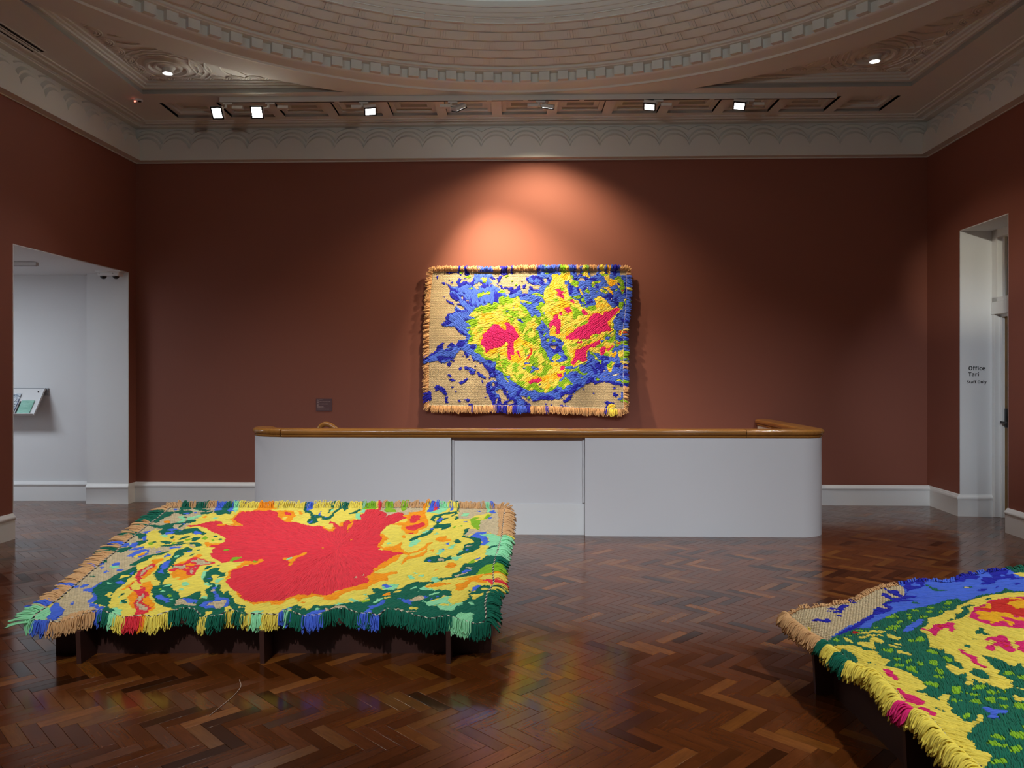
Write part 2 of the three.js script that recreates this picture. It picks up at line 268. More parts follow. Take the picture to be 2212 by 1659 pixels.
// corner panels with their relief
const ROSE = [[-3.425, 7.62], [3.47, 7.33]];
spans.forEach((pts, i) => {
  const sx = i ? 1 : -1, r = recess(pts, [[0.045, 0.045], [0.02, 0.035], [0.02, 0.04], [0.02, 0]]); mesh('corner_panel', r.geo, M.plaster, ceil);
  const [rx, rz] = ROSE[i], y = r.y;
  const rings = [[0.0, -0.03], [0.06, -0.03], [0.075, -0.012], [0.1, -0.006], [0.112, -0.026], [0.128, -0.026], [0.14, -0.006], [0.165, -0.006], [0.178, -0.03], [0.2, -0.03], [0.215, -0.004], [0.235, 0.0]];
  mesh('ceiling_rosette', crease(new THREE.LatheGeometry(rings.map(([a, b]) => new THREE.Vector2(Math.max(a, 0.001), b)), 48).translate(rx, y, -rz)), M.plaster, ceil);
  const ribs = [], ridge = (list, rad) => ribs.push(new THREE.TubeGeometry(new THREE.CatmullRomCurve3(list.map(([x, z]) => new THREE.Vector3(x, y - 0.002, -z))), 14, rad, 5, false));
  const inP = (x, z) => { let c = false; for (let a = 0, b = r.inner.length - 1; a < r.inner.length; b = a++) { const p = r.inner[a], q = r.inner[b]; if ((p[1] > z) !== (q[1] > z) && x < (q[0] - p[0]) * (z - p[1]) / (q[1] - p[1]) + p[0]) c = !c; } return c; };
  const cx = r.inner[0][0], cz = r.inner[0][1];                     // the corner itself
  for (const side of [0, 1]) {
    // chain of nested scallops along the straight side
    for (let k = 0; k < 10; k++) for (let n = 0; n < 3; n++) {
      const c = 0.12 + k * 0.2, R = 0.1 - n * 0.028, list = [];
      for (let a = 0; a <= 6; a++) { const t = Math.PI * a / 6, u = c + R * Math.cos(t), v = 0.012 + (R * 0.9) * Math.sin(t) + n * 0.004; list.push(side ? [cx - sx * v, cz - u] : [cx - sx * u, cz - v]); }
      if (list.every(([x, z]) => inP(x, z))) ridge(list, 0.009);
    }
    // wavy ribs across the arm that runs to the tip
    for (let k = 0; k < 9; k++) {
      const c = 0.72 + k * 0.15, list = [];
      for (let a = 0; a <= 12; a++) { const v = 0.13 + a * 0.05, u = c - 0.10 * Math.sin(v * 7) - v * 0.25, p = side ? [cx - sx * v, cz - u] : [cx - sx * u, cz - v]; if (inP(...p) && Math.hypot(p[0] - rx, p[1] - rz) > 0.25) list.push(p); }
      if (list.length > 3) ridge(list, 0.011);
    }
  }
  for (let n = 0; n < 3; n++) { const R = 0.29 + n * 0.055, list = []; for (let a = 0; a <= 20; a++) { const t = a / 20 * Math.PI * 2, p = [rx + R * Math.cos(t), rz + R * Math.sin(t)]; if (inP(...p)) list.push(p); else if (list.length > 3) { ridge(list, 0.01); list.length = 0; } } if (list.length > 3) ridge(list, 0.01); }
  mesh('plaster_relief', ribs, M.plaster, ceil);
});
// cornice: bays of three stepped arches under an overhanging moulding
function cornice(name, at, turn, out, from, to, pitch, first) {
  const root = struct(name), sgn = out, w = pitch / 2, n = 16, pos = [];
  // one bay: three plates with arched, chamfered tops, each standing before the last
  const quad = (a, b, c, d) => pos.push(...a, ...b, ...c, ...a, ...c, ...d);
  let z0 = 0.008;
  for (const [v, c, step, ch] of [[2.90, 2.952, 0.03, 0.02], [2.79, 2.905, 0.034, 0.034], [2.72, 2.845, 0.034, 0.036]]) {
    const rise = c - v, R = (w * w + rise * rise) / (2 * rise), y = (x) => EYE + c - R + Math.sqrt(Math.max(0, R * R - x * x)), z1 = z0 + step;
    for (let i = 0; i < n; i++) {
      const xa = -w + pitch * i / n, xb = -w + pitch * (i + 1) / n;
      quad([xa, y(xa) - ch, z1], [xb, y(xb) - ch, z1], [xb, y(xb), z0], [xa, y(xa), z0]);
      quad([xa, EYE + 2.56, z1], [xb, EYE + 2.56, z1], [xb, y(xb) - ch, z1], [xa, y(xa) - ch, z1]);
    }
    z0 = z1;
  }
  quad([-w, EYE + 2.56, 0], [w, EYE + 2.56, 0], [w, EYE + 2.56, z0], [-w, EYE + 2.56, z0]);
  const bay = new THREE.BufferGeometry(); bay.setAttribute('position', new THREE.Float32BufferAttribute(pos, 3)); bay.setAttribute('uv', new THREE.Float32BufferAttribute(new Float32Array(pos.length / 3 * 2), 2)); bay.computeVertexNormals();
  if (sgn < 0) bay.rotateY(Math.PI);
  for (let s = first; s < to; s += pitch) { const b = mesh('cornice_arch', bay, M.plaster, root); b.position.set(...along(at, turn, s, 0)); b.rotation.y = turn; }
  const prof = [[0, 2.55], [0.012, 2.55], [0.012, 2.958], [0.10, 2.958], [0.10, 2.966], [0.12, 2.97], [0.12, 2.985], [0, 2.985]].map(([u, v]) => [u, v + EYE]);
  const ends = [along(at, turn, from), along(at, turn, to)];
  mesh('cornice_moulding', sweep(prof, sgn > 0 ? ends.reverse() : ends), M.plaster, root);
  return root;
}
cornice('trim_3', BL, PSI, 1, -0.02, 9.37, 0.3463, 0.173);
cornice('trim_4', BL, PHI, -1, 0.0, LEN, 0.3463, 0.25);
cornice('trim_5', BR, PHI, 1, 0.0, LENR, 0.3463, 0.25);

// ---------------------------------------------------------------- passage seen through the left opening
struct('wall_passage_back', placed(box(4.0, 3.0, 0.2, -2.02, 1.5, -0.1), [-4.9, 9.262], PSI * 0.2), M.white);
struct('wall_passage_left', box(0.2, 3.0, 5, -8.3, 1.5, -7.3), M.white);
struct('wall_passage_front', box(3.5, 3.0, 0.2, -6.6, 1.5, -5.2), M.white);
struct('ceiling_passage', box(3.6, 0.12, 4.4, -6.7, 2.725 + 0.06, -7.25), M.white);
skirt('baseboard_passage', [[-8.2, 0, -9.262], [-5.0, 0, -9.262]].reverse());
{
  const t = thing('ceiling_track', 'short grey lighting track on the white passage ceiling', 'lighting track');
  mesh('rail', rbox(1.6, 0.04, 0.05, 0.004, -5.88, 2.703, -8.2), M.fixture, t); mesh('slot', box(1.58, 0.006, 0.014, -5.88, 2.682, -8.2), M.slot, t);
  const l = thing('ceiling_panel_light', 'flat white light panel on the passage ceiling beyond the opening', 'light');
  mesh('frame', rbox(1.26, 0.03, 0.66, 0.006, -6.7, 2.708, -7.1), M.fixture, l); mesh('diffuser', box(1.2, 0.01, 0.6, -6.7, 2.69, -7.1), glow(COOL, 3), l);
  const a = new THREE.RectAreaLight(lin(...COOL), POWER.passage * 2.6, 1.2, 0.6); a.position.set(-6.7, 2.68, -7.1); a.rotation.x = -Math.PI / 2; a.name = 'ceiling_panel_light_source'; scene.add(a);
}
{
  // sloping display shelf with its back plate, two hooks, a lip and two leaflets
  const t = thing('display_shelf', 'white sloping wall shelf holding leaflets in the passage', 'shelf');
  const tilt = Math.atan(0.22 / 0.31), len = 0.38, X1 = -5.62, X0 = -6.7, xc = (X0 + X1) / 2, w = X1 - X0;
  const g = new THREE.Group(); g.name = 'sloping_panel_mount';
  const M4 = new THREE.Matrix4().makeRotationX(-tilt).setPosition(xc, 1.348, -9.235);
  const on = (geo) => geo.applyMatrix4(M4);
  mesh('panel', on(box(w, len, 0.006, 0, -len / 2, 0)), M.white, t);
  mesh('lip', on(box(w, 0.004, 0.045, 0, -len, 0.022)), M.white, t);
  mesh('end_rib', on(box(0.004, len, 0.022, w / 2, -len / 2, 0.011)), M.white, t);
  mesh('wall_rail', box(w + 0.02, 0.09, 0.012, xc + 0.01, 1.315, -9.25), M.steel, t);
  mesh('top_edge', on(box(w, 0.004, 0.012, 0, 0.002, 0)), M.steel, t);
  for (const hx of [0.47, 0.06]) mesh('hook', on(merge([cyl(0.004, 0.004, 0.014, hx, -0.05, 0.008, 8), new THREE.SphereGeometry(0.006, 8, 6).translate(hx, -0.043, 0.014)])), M.black, t);
  const floral = (() => { const c = document.createElement('canvas'); c.width = 128; c.height = 160; const x = c.getContext('2d'); x.fillStyle = '#c9d2da'; x.fillRect(0, 0, 128, 160); for (let i = 0; i < 260; i++) { x.strokeStyle = ['#1d2a38', '#3c4c60', '#f2f5f8', '#7d8fa3'][Math.floor(rnd() * 4)]; x.lineWidth = rr(1.5, 4); x.beginPath(); const a = rr(0, 6.3), px = rr(0, 128), py = rr(0, 160); x.arc(px, py, rr(3, 9), a, a + rr(1, 3)); x.stroke(); } x.fillStyle = '#3f66c9'; x.fillRect(0, 44, 74, 78); for (let i = 0; i < 60; i++) { x.fillStyle = ['#dfe8fb', '#2347a8', '#86a4ea'][Math.floor(rnd() * 3)]; x.beginPath(); x.arc(rr(2, 72), rr(46, 120), rr(1, 4), 0, 7); x.fill(); } const tx = new THREE.CanvasTexture(c); tx.colorSpace = THREE.SRGBColorSpace; return tx; })();
  const mint = tex(64, 96, (x, y) => { const v = fbm(x / 18, y / 9); return [118 + 50 * v, 178 + 38 * v, 158 + 42 * v]; }, true);
  const a = thing('patterned_leaflet', 'blue, white and black patterned leaflet on the sloping passage shelf', 'leaflet');
  mesh('cover', on(box(0.30, 0.30, 0.012, 0.155 - 0.02, -len + 0.155, 0.011)), std(0xffffff, 0.5, { map: floral }), a);
  const b = thing('green_leaflet', 'pale mint green leaflet on the sloping passage shelf', 'leaflet');
  mesh('cover', on(box(0.15, 0.20, 0.010, 0.40, -len + 0.105, 0.010)), std(0xffffff, 0.5, { map: mint }), b); mesh('spine', on(box(0.012, 0.185, 0.012, 0.312, -len + 0.1, 0.011)), M.black, b);
}
{
  const t = thing('security_camera', 'white twin-lens dome security camera under the top of the left opening', 'camera');
  const c = [-4.665, 2.725, -8.9];
  mesh('housing', crease(merge([rbox(0.25, 0.05, 0.12, 0.014, c[0], c[1] - 0.037, c[2], 3), rbox(0.285, 0.016, 0.145, 0.006, c[0], c[1] - 0.009, c[2], 2)])), M.trim, t);
  for (const s of [-0.075, 0.07]) { const d = mesh('lens_dome', new THREE.SphereGeometry(0.036, 20, 14).scale(1, 0.85, 1).translate(c[0] + s, c[1] - 0.066, c[2] + 0.012), M.blackGloss, t); mesh('collar', new THREE.TorusGeometry(0.037, 0.005, 8, 24).rotateX(Math.PI / 2).translate(c[0] + s, c[1] - 0.06, c[2] + 0.012), M.fixture, t); }
  for (const s of [-0.1, 0.06]) mesh('screw', cyl(0.004, 0.004, 0.004, 0, 0, 0, 8).rotateX(Math.PI / 2).translate(c[0] + s, c[1] - 0.035, c[2] + 0.0605), M.black, t);
}

// ---------------------------------------------------------------- door in the right wall
{
  const d = struct('door_1'), Q = (g) => placed(g, BR, PHI), z = -0.38, s0 = OPEN_R[0], s1 = OPEN_R[1];
  const w = s1 - s0, sc = (s0 + s1) / 2;
  mesh('door_frame', Q(merge([rbox(0.06, 2.17, 0.1, 0.004, s0 + 0.03, 1.085, z + 0.0), rbox(0.028, 2.16, 0.06, 0.003, s0 + 0.07, 1.08, z - 0.04), rbox(0.06, 2.17, 0.1, 0.004, s1 - 0.03, 1.085, z), rbox(0.028, 2.16, 0.06, 0.003, s1 - 0.07, 1.08, z - 0.04), rbox(w, 0.13, 0.12, 0.005, sc, 2.225, z), rbox(w, 0.03, 0.06, 0.003, sc, 2.147, z - 0.04)])), M.trim, d);
  const leaf = mesh('door_leaf', Q(rbox(w - 0.165, 2.135, 0.045, 0.003, sc, 1.07, z - 0.065)), M.doorWood, d);
  // raised zigzag beads down the door's panel edge
  const zig = (off, n) => { const p = []; for (let k = 0; k <= 20; k++) p.push(new THREE.Vector3(s0 + 0.225 + (k % 2 ? 0.035 : 0) + off, 0.42 + k * 0.0805, z - 0.04)); const out = []; for (let k = 0; k < 20; k++) out.push(new THREE.TubeGeometry(new THREE.LineCurve3(p[k], p[k + 1]), 1, 0.005, 6)); return merge(out); };
  mesh('zigzag_bead', Q(zig(0, 1)), M.doorCarve, leaf); mesh('zigzag_bead', Q(zig(0.06, 1)), M.doorCarve, leaf);
  mesh('panel_edge', Q(merge([box(0.006, 1.75, 0.012, s0 + 0.21, 1.2, z - 0.04), box(0.012, 1.75, 0.006, s0 + 0.32, 1.2, z - 0.042)])), M.doorWood, leaf);
  const h = mesh('door_handle', Q(merge([rbox(0.042, 0.2, 0.012, 0.004, s0 + 0.118, 1.06, z - 0.036), cyl(0.009, 0.009, 0.05, 0, 0, 0, 12).rotateX(Math.PI / 2).translate(s0 + 0.118, 1.015, z - 0.01), rbox(0.125, 0.02, 0.018, 0.006, s0 + 0.075 + 0.095, 1.015, z + 0.012), cyl(0.012, 0.012, 0.02, 0, 0, 0, 12).rotateX(Math.PI / 2).translate(s0 + 0.118, 1.015, z + 0.012)])), M.black, d);
  const wn = struct('window_1');
  mesh('window_frame', Q(merge([rbox(0.11, 0.78, 0.1, 0.004, s0 + 0.055, 2.68, z), rbox(0.05, 0.70, 0.03, 0.004, s0 + 0.12, 2.67, z - 0.02), rbox(0.11, 0.78, 0.1, 0.004, s1 - 0.055, 2.68, z), rbox(w, 0.05, 0.1, 0.004, sc, 2.315, z), rbox(w, 0.1, 0.1, 0.004, sc, 3.02, z)])), M.trim, wn);
  for (let k = 0; k < 5; k++) for (let j = 0; j < 5; j++) mesh('pane', Q(box(0.108, 0.128, 0.004, s0 + 0.2 + j * 0.117, 2.41 + k * 0.134, z - 0.04)), M.amberGlass, wn);
  const bars = []; for (let k = 0; k <= 5; k++) bars.push(box(w - 0.27, 0.007, 0.009, sc, 2.343 + k * 0.134, z - 0.04)); for (let j = 0; j <= 5; j++) bars.push(box(0.007, 0.68, 0.009, s0 + 0.1415 + j * 0.117, 2.68, z - 0.04));
  mesh('leadwork', Q(merge(bars)), M.lead, wn);
  struct('wall_office', Q(box(1.8, 3.3, 0.1, sc, 1.65, -1.3)), std(lin(0.5, 0.4, 0.2), 0.9));
  const back = new THREE.RectAreaLight(lin(1, 0.78, 0.4), 0.9, 0.7, 0.7); back.name = 'office_window_light'; const bp = along(BR, PHI, sc, -1.1); back.position.set(bp[0], 2.68, bp[2]); back.lookAt(bp[0] - 1, 2.68, bp[2]); scene.add(back);
  // lettering on the white reveal
  const font = await new FontLoader().loadAsync('fonts/droid/droid_sans_bold.typeface.json');
  const word = (txt, size) => { const g = new TextGeometry(txt, { font, size, depth: 0.002, curveSegments: 5 }); g.computeBoundingBox(); return g; };
  const sign = thing('door_lettering', 'black lettering reading Office, Tari, Staff Only on the white door reveal', 'sign');
  const place = (g, X, Y) => { const s = OPEN_R[0] + 0.0085, p = along(BR, PHI, s, 0); g.applyMatrix4(new THREE.Matrix4().makeRotationY(PHI + Math.PI / 2)); const a = along(BR, PHI, s, -X); return g.translate(a[0], Y, a[2]); };
  for (const [txt, size, X, Y] of [['Office', 0.044, 0.085, 1.565], ['Tari', 0.044, 0.085, 1.5], ['Staff Only', 0.031, 0.07, 1.425]]) mesh('word', place(word(txt, size), X, Y), M.ink, sign);
}

// ---------------------------------------------------------------- balustrade of the stair well and its handrail
{
  const T = Math.atan(-0.0275), at = [0, 7.205], Q = (g) => placed(g, at, T), H = 0.925;
  const b = thing('balustrade', 'long white solid balustrade with rounded corners round the stair well', 'balustrade');
  const arc = (cx, cz, r, a0, a1, n = 12) => Array.from({ length: n + 1 }, (_, i) => { const t = a0 + (a1 - a0) * i / n; return [cx + r * Math.cos(t), 0, cz + r * Math.sin(t)]; });
  const slab = [[-0.07, 0], [0.07, 0], [0.07, H], [-0.07, H]];
  mesh('left_wall', Q(sweep(slab, [...arc(-2.19, -0.35, 0.28, Math.PI, Math.PI / 2), [-0.575, 0, -0.07]])), M.balustrade, b);
  {                                                                 // curved cladding of the left corner, ending in a slanting crease
    const pos = [], idx = [], n = 14, R = 0.357;
    for (let j = 0; j <= 1; j++) for (let i = 0; i <= n; i++) { const a1 = j ? Math.PI / 2 - 0.02 : Math.PI / 2 + 0.16, t = Math.PI + (a1 - Math.PI) * i / n, r = R + (i === n ? -0.009 : 0); pos.push(-2.19 + r * Math.cos(t), j * H + (j ? 0 : 0.002), -0.35 + r * Math.sin(t)); }
    for (let i = 0; i < n; i++) idx.push(i, i + 1, n + 1 + i, i + 1, n + 2 + i, n + 1 + i);
    const g = new THREE.BufferGeometry(); g.setAttribute('position', new THREE.Float32BufferAttribute(pos, 3)); g.setIndex(idx); g.computeVertexNormals(); mesh('corner_cladding', Q(g), M.balustrade, b);
  }
  mesh('left_return', Q(sweep([[-0.07, -0.6], [0.07, -0.6], [0.07, 0], [-0.07, 0]], [[-2.47, 0.62, -1.25], [-2.47, H - 0.05, -0.75], [-2.47, H, -0.36]])), M.balustrade, b);
  mesh('right_wall', Q(sweep(slab, [[0.686, 0, -0.07], ...arc(2.70, -0.26, 0.19, Math.PI / 2, 0), [2.89, 0, -1.83]])), M.balustrade, b);
  mesh('recessed_panel', Q(merge([box(1.30, H, 0.06, 0.0555, H / 2, -0.10), rbox(0.02, H - 0.3, 0.05, 0.008, -0.562, 0.3 + (H - 0.3) / 2, -0.075), rbox(0.02, H - 0.3, 0.05, 0.008, 0.672, 0.3 + (H - 0.3) / 2, -0.075)])), M.balustrade, b);
  mesh('panel_skirting', Q(sweep([[-0.02, 0], [0.035, 0], [0.035, 0.255], [0.028, 0.272], [0.012, 0.286], [-0.02, 0.29]], [[0.683, 0, -0.08], [-0.572, 0, -0.08]].reverse())), M.trim, b);
  const rail = new THREE.Group(); rail.name = 'handrail'; rail.userData.label = 'polished brown timber handrail'; b.add(rail);
  const rp = []; for (let k = 0; k < 20; k++) { const t = k / 20 * Math.PI * 2, c = Math.cos(t), s = Math.sin(t); rp.push([0.098 * Math.sign(c) * Math.abs(c) ** 0.55, 0.036 + 0.031 * Math.sign(s) * Math.abs(s) ** 0.75]); }
  const low = [[-0.078, -0.012], [0.078, -0.012], [0.086, 0.0], [0.07, 0.014], [-0.07, 0.014], [-0.086, 0.0]];
  const seg = (name, path) => { const up = path.map(([x, y, z]) => [x, (y || H) + 0.013, z]); const m = mesh(name, Q(merge([sweep(rp, up), sweep(low, up)])), M.timber, rail); return m; };
  seg('corner_piece', arc(-2.19, -0.35, 0.28, Math.PI, Math.PI / 2, 20));
  seg('descending_piece', [[-2.47, 0.62, -1.25], [-2.47, H - 0.06, -0.75], [-2.47, H, -0.36]]);
  seg('front_piece', [[-2.185, 0, -0.07], [-1, 0, -0.07], [0.5, 0, -0.07], [2.18, 0, -0.07]]);
  seg('corner_piece', [[2.185, 0, -0.07], [2.45, 0, -0.07], ...arc(2.70, -0.26, 0.19, Math.PI / 2, 0, 16), [2.89, 0, -0.4]]);
  seg('return_piece', [[2.89, 0, -0.405], [2.89, 0, -1.1], [2.89, 0, -1.83]]);
  // curled end of the inner stair rail behind
  const c = thing('stair_rail_end', 'curled brown timber end of the stair rail rising behind the balustrade', 'handrail');
  const cp = [[-2.02, 0.72], [-2.03, 0.88], [-2.02, 0.955], [-1.975, 1.0], [-1.92, 1.0], [-1.86, 0.965], [-1.76, 0.88], [-1.6, 0.72]].map(([x, y]) => new THREE.Vector3(x - 0.03, y - 0.012, -8.15));
  mesh('curl', new THREE.TubeGeometry(new THREE.CatmullRomCurve3(cp), 50, 0.027, 14), M.timber, c); for (const x of [-2.05, -1.63]) mesh('rail_post', new THREE.LatheGeometry([[0.001, 0.74], [0.012, 0.74], [0.012, 0.012], [0.035, 0.01], [0.035, 0], [0.001, 0]].map(([r, y]) => new THREE.Vector2(r, y)), 16).translate(x, 0, -8.15), M.black, c);
}

// ---------------------------------------------------------------- wall label
{
  const t = thing('wall_label', 'small mauve caption label with pale lines of print on the back wall', 'wall label');
  const c = document.createElement('canvas'); c.width = 256; c.height = 200; const x = c.getContext('2d'); x.fillStyle = '#5c4044'; x.fillRect(0, 0, 256, 200);
  const rows = [[12, 88, 0.6], [27, 26, 0.6], [43, 218, 0.75], [58, 26, 0.8], [80, 184, 1], [97, 32, 0.9], [110, 20, 0.9], [126, 104, 0.85], [141, 126, 0.9], [164, 196, 0.75]];
  for (const [y, w, k] of rows) for (let u = 0; u < w;) { const l = rr(2, 6); x.fillStyle = `rgba(226,205,196,${k * rr(0.6, 1)})`; x.fillRect(16 + u, y, Math.min(l, w - u), 8); u += l + rr(0.8, 2.4); }
  const tx = new THREE.CanvasTexture(c); tx.colorSpace = THREE.SRGBColorSpace;
  const X = (698 - 1106) / FOCAL * 9.08, g = box(0.19, 0.148, 0.004, 0, 0, 0.004); const s = (X - BL[0]) * 1.0004;
  mesh('card', placed(g.translate(s, EYE - (875 - 813) / FOCAL * 9.08, 0), BL, PSI), std(0xffffff, 0.6, { map: tx }), t);
}

// ---------------------------------------------------------------- woven and embroidered pieces
const SRGB = (r, g, b) => new THREE.Color().setRGB(r / 255, g / 255, b / 255, THREE.SRGBColorSpace);
const DYE = { R: ['red', SRGB(232, 50, 66)], Y: ['yellow', SRGB(241, 222, 92)], O: ['orange', SRGB(252, 160, 14)], G: ['dark green', SRGB(0, 104, 80)], B: ['mid blue', SRGB(74, 112, 226)], D: ['deep blue', SRGB(28, 34, 178)], M: ['mint green', SRGB(152, 230, 176)], L: ['lime green', SRGB(138, 190, 34)], J: ['natural jute', SRGB(206, 188, 150)], T: ['tan', SRGB(214, 168, 116)], P: ['magenta', SRGB(226, 34, 118)], V: ['amber', SRGB(250, 190, 28)], X: ['orange red', SRGB(218, 48, 38)], W: ['cream', SRGB(232, 226, 208)] };
const woolBump = tex(64, 64, (x, y) => { const v = 128 + 80 * Math.sin((x + y * 0.55) * 0.9) * 0.5 + 60 * (noise(x / 3, y / 3) - 0.5); return [v, v, v]; });
const wool = new THREE.MeshPhysicalMaterial({ color: 0xffffff, roughness: 0.95, sheen: 0.15, sheenRoughness: 0.6, sheenColor: lin(0.6, 0.6, 0.6) });
const woolOf = {}; for (const k in DYE) woolOf[k] = new THREE.MeshPhysicalMaterial({ color: DYE[k][1], roughness: 0.95, sheen: 0.12, sheenRoughness: 0.6, sheenColor: lin(0.5, 0.5, 0.5) });
const clothMat = new THREE.MeshStandardMaterial({ color: 0xffffff, vertexColors: true, roughness: 0.98 });
// one stitch of yarn: blunt-ended strand, 1 long, 1 wide, 1 high, lying on y = 0
const strand = (() => { const g = new THREE.SphereGeometry(0.5, 7, 6).rotateZ(Math.PI / 2), p = g.attributes.position; for (let i = 0; i < p.count; i++) { const x = p.getX(i) * 2, r = Math.hypot(p.getY(i), p.getZ(i)) * 2, nx = Math.sign(x) * Math.abs(x) ** 0.75, k = r > 1e-4 ? Math.min(1, Math.sqrt(Math.max(0, 1 - nx ** 6))) / r : 0; p.setXYZ(i, nx * 0.5, p.getY(i) * k, p.getZ(i) * k); } g.computeVertexNormals(); return g; })();
const parsePts = (s) => s.trim().split(/\s+/).map((w) => w.split(',').map((v) => v / 1000));
const poly = (pts) => { const len = [0]; for (let i = 1; i < pts.length; i++) len.push(len[i - 1] + Math.hypot(pts[i][0] - pts[i - 1][0], pts[i][1] - pts[i - 1][1])); const L = len[len.length - 1];
  return { L, at(t) { const d = Math.min(Math.max(t, 0), 1) * L; let i = 1; while (i < pts.length - 1 && len[i] < d) i++; const k = (d - len[i - 1]) / Math.max(1e-9, len[i] - len[i - 1]); return [pts[i - 1][0] + (pts[i][0] - pts[i - 1][0]) * k, pts[i - 1][1] + (pts[i][1] - pts[i - 1][1]) * k]; } }; };
function textile(o) {
  const root = thing(o.name, o.label, o.category), e = o.edges;         // e.a: first long edge, e.b: opposite edge (same direction), e.c, e.d: sides from a to b
  root.position.copy(o.origin); root.matrixAutoUpdate = true; root.quaternion.setFromRotationMatrix(new THREE.Matrix4().makeBasis(o.u, o.n, o.w));
  const A = poly(parsePts(e.a)), B = poly(parsePts(e.b)), C = poly(parsePts(e.c)), D = poly(parsePts(e.d));
  const coons = (s, t) => { const a = A.at(s), b = B.at(s), c = C.at(t), d = D.at(t), p00 = A.at(0), p10 = A.at(1), p01 = B.at(0), p11 = B.at(1);
    return [0, 1].map((i) => (1 - t) * a[i] + t * b[i] + (1 - s) * c[i] + s * d[i] - ((1 - s) * (1 - t) * p00[i] + s * (1 - t) * p10[i] + (1 - s) * t * p01[i] + s * t * p11[i])); };
  // label raster, 5 mm cells
  const x0 = -0.25, z0 = o.zMin, cs = 0.005, nx = Math.ceil((o.uMax - x0) / cs), nz = Math.ceil((o.zMax - z0) / cs), lab = new Uint8Array(nx * nz).fill(o.base.charCodeAt(0));
  for (const line of o.traces.trim().split('\n')) {
    const c = line.charCodeAt(0), pts = parsePts(line.slice(2)), ys = pts.map((p) => p[1]);
    for (let j = Math.max(0, Math.floor((Math.min(...ys) - z0) / cs)); j <= Math.min(nz - 1, Math.ceil((Math.max(...ys) - z0) / cs)); j++) {
      const z = z0 + (j + 0.5) * cs, xs = []; for (let i = 0; i < pts.length; i++) { const p = pts[i], q = pts[(i + 1) % pts.length]; if ((p[1] > z) !== (q[1] > z)) xs.push(p[0] + (q[0] - p[0]) * (z - p[1]) / (q[1] - p[1])); }
      xs.sort((a, b) => a - b);
      for (let k = 0; k + 1 < xs.length; k += 2) for (let i = Math.max(0, Math.ceil((xs[k] - x0) / cs - 0.5)); i <= Math.min(nx - 1, Math.floor((xs[k + 1] - x0) / cs - 0.5)); i++) lab[j * nx + i] = c;
    }
  }
  const raw = (x, z) => { const i = Math.min(nx - 1, Math.max(0, Math.floor((x - x0) / cs))), j = Math.min(nz - 1, Math.max(0, Math.floor((z - z0) / cs))); return String.fromCharCode(lab[j * nx + i]); };
  const wob = o.wobble ?? 0.012;
  const label = (x, z) => raw(x + (noise(x * 55, z * 55) - 0.5) * wob + (noise(x * 19 + 5, z * 19) - 0.5) * wob, z + (noise(x * 55 + 40, z * 55) - 0.5) * wob + (noise(x * 19 + 60, z * 19) - 0.5) * wob);
  const ring = []; const NR = 60; for (let i = 0; i < NR; i++) ring.push(A.at(i / NR)); for (let i = 0; i < NR; i++) ring.push(D.at(i / NR)); for (let i = 0; i < NR; i++) ring.push(B.at(1 - i / NR)); for (let i = 0; i < NR; i++) ring.push(C.at(1 - i / NR));
  const within = (x, z) => { let c = false; for (let a = 0, b = ring.length - 1; a < ring.length; b = a++) { const p = ring[a], q = ring[b]; if ((p[1] > z) !== (q[1] > z) && x < (q[0] - p[0]) * (z - p[1]) / (q[1] - p[1]) + p[0]) c = !c; } return c; };
  const high = o.height;
  // backing cloth: a slab with both faces and an edge, dyed under the stitches
  const NS = 150, NT = 110, pos = [], col = [], idx = [], c = new THREE.Color();
  for (const under of [0, 1]) for (let j = 0; j <= NT; j++) for (let i = 0; i <= NS; i++) {
    const [x, z] = coons(i / NS, j / NT); pos.push(x, high(x, z) - (under ? 0.014 : 0), z); const k = label(x, z); c.copy(DYE[k][1]).multiplyScalar(k === 'J' ? 0.62 : 0.8); col.push(c.r, c.g, c.b);
  }
  const W1 = NS + 1, off = W1 * (NT + 1);
  for (let j = 0; j < NT; j++) for (let i = 0; i < NS; i++) { const a = j * W1 + i; idx.push(a, a + W1, a + 1, a + 1, a + W1, a + W1 + 1, off + a, off + a + 1, off + a + W1, off + a + 1, off + a + W1 + 1, off + a + W1); }
  for (let i = 0; i < NS; i++) for (const j of [0, NT]) { const a = j * W1 + i; idx.push(a, a + 1, off + a, a + 1, off + a + 1, off + a); }
  for (let j = 0; j < NT; j++) for (const i of [0, NS]) { const a = j * W1 + i; idx.push(a, off + a, a + W1, a + W1, off + a, off + a + W1); }
  const g = new THREE.BufferGeometry(); g.setAttribute('position', new THREE.Float32BufferAttribute(pos, 3)); g.setAttribute('color', new THREE.Float32BufferAttribute(col, 3)); g.setIndex(idx); g.computeVertexNormals();
  mesh('backing_cloth', g, clothMat, root);
  // stitches
  const sets = {}, m = new THREE.Matrix4(), q = new THREE.Quaternion(), up = new THREE.Vector3(), fx = new THREE.Vector3(), fz = new THREE.Vector3(), basis = new THREE.Matrix4(), cell = o.cell ?? 0.0115;
  const add = (k, x, z, ang, len, wid, hgt, lift, shade) => {
    const h = high(x, z), dx = (high(x + 0.01, z) - high(x - 0.01, z)) / 0.02, dz = (high(x, z + 0.01) - high(x, z - 0.01)) / 0.02;
    up.set(-dx, 1, -dz).normalize(); fx.set(Math.cos(ang), 0, Math.sin(ang)); fx.addScaledVector(up, -fx.dot(up)).normalize(); fz.crossVectors(fx, up);
    basis.makeBasis(fx, up, fz); q.setFromRotationMatrix(basis); m.compose(new THREE.Vector3(x, h + lift, z), q, new THREE.Vector3(len, hgt, wid));
    (sets[k] ??= []).push([m.clone(), shade]);
  };
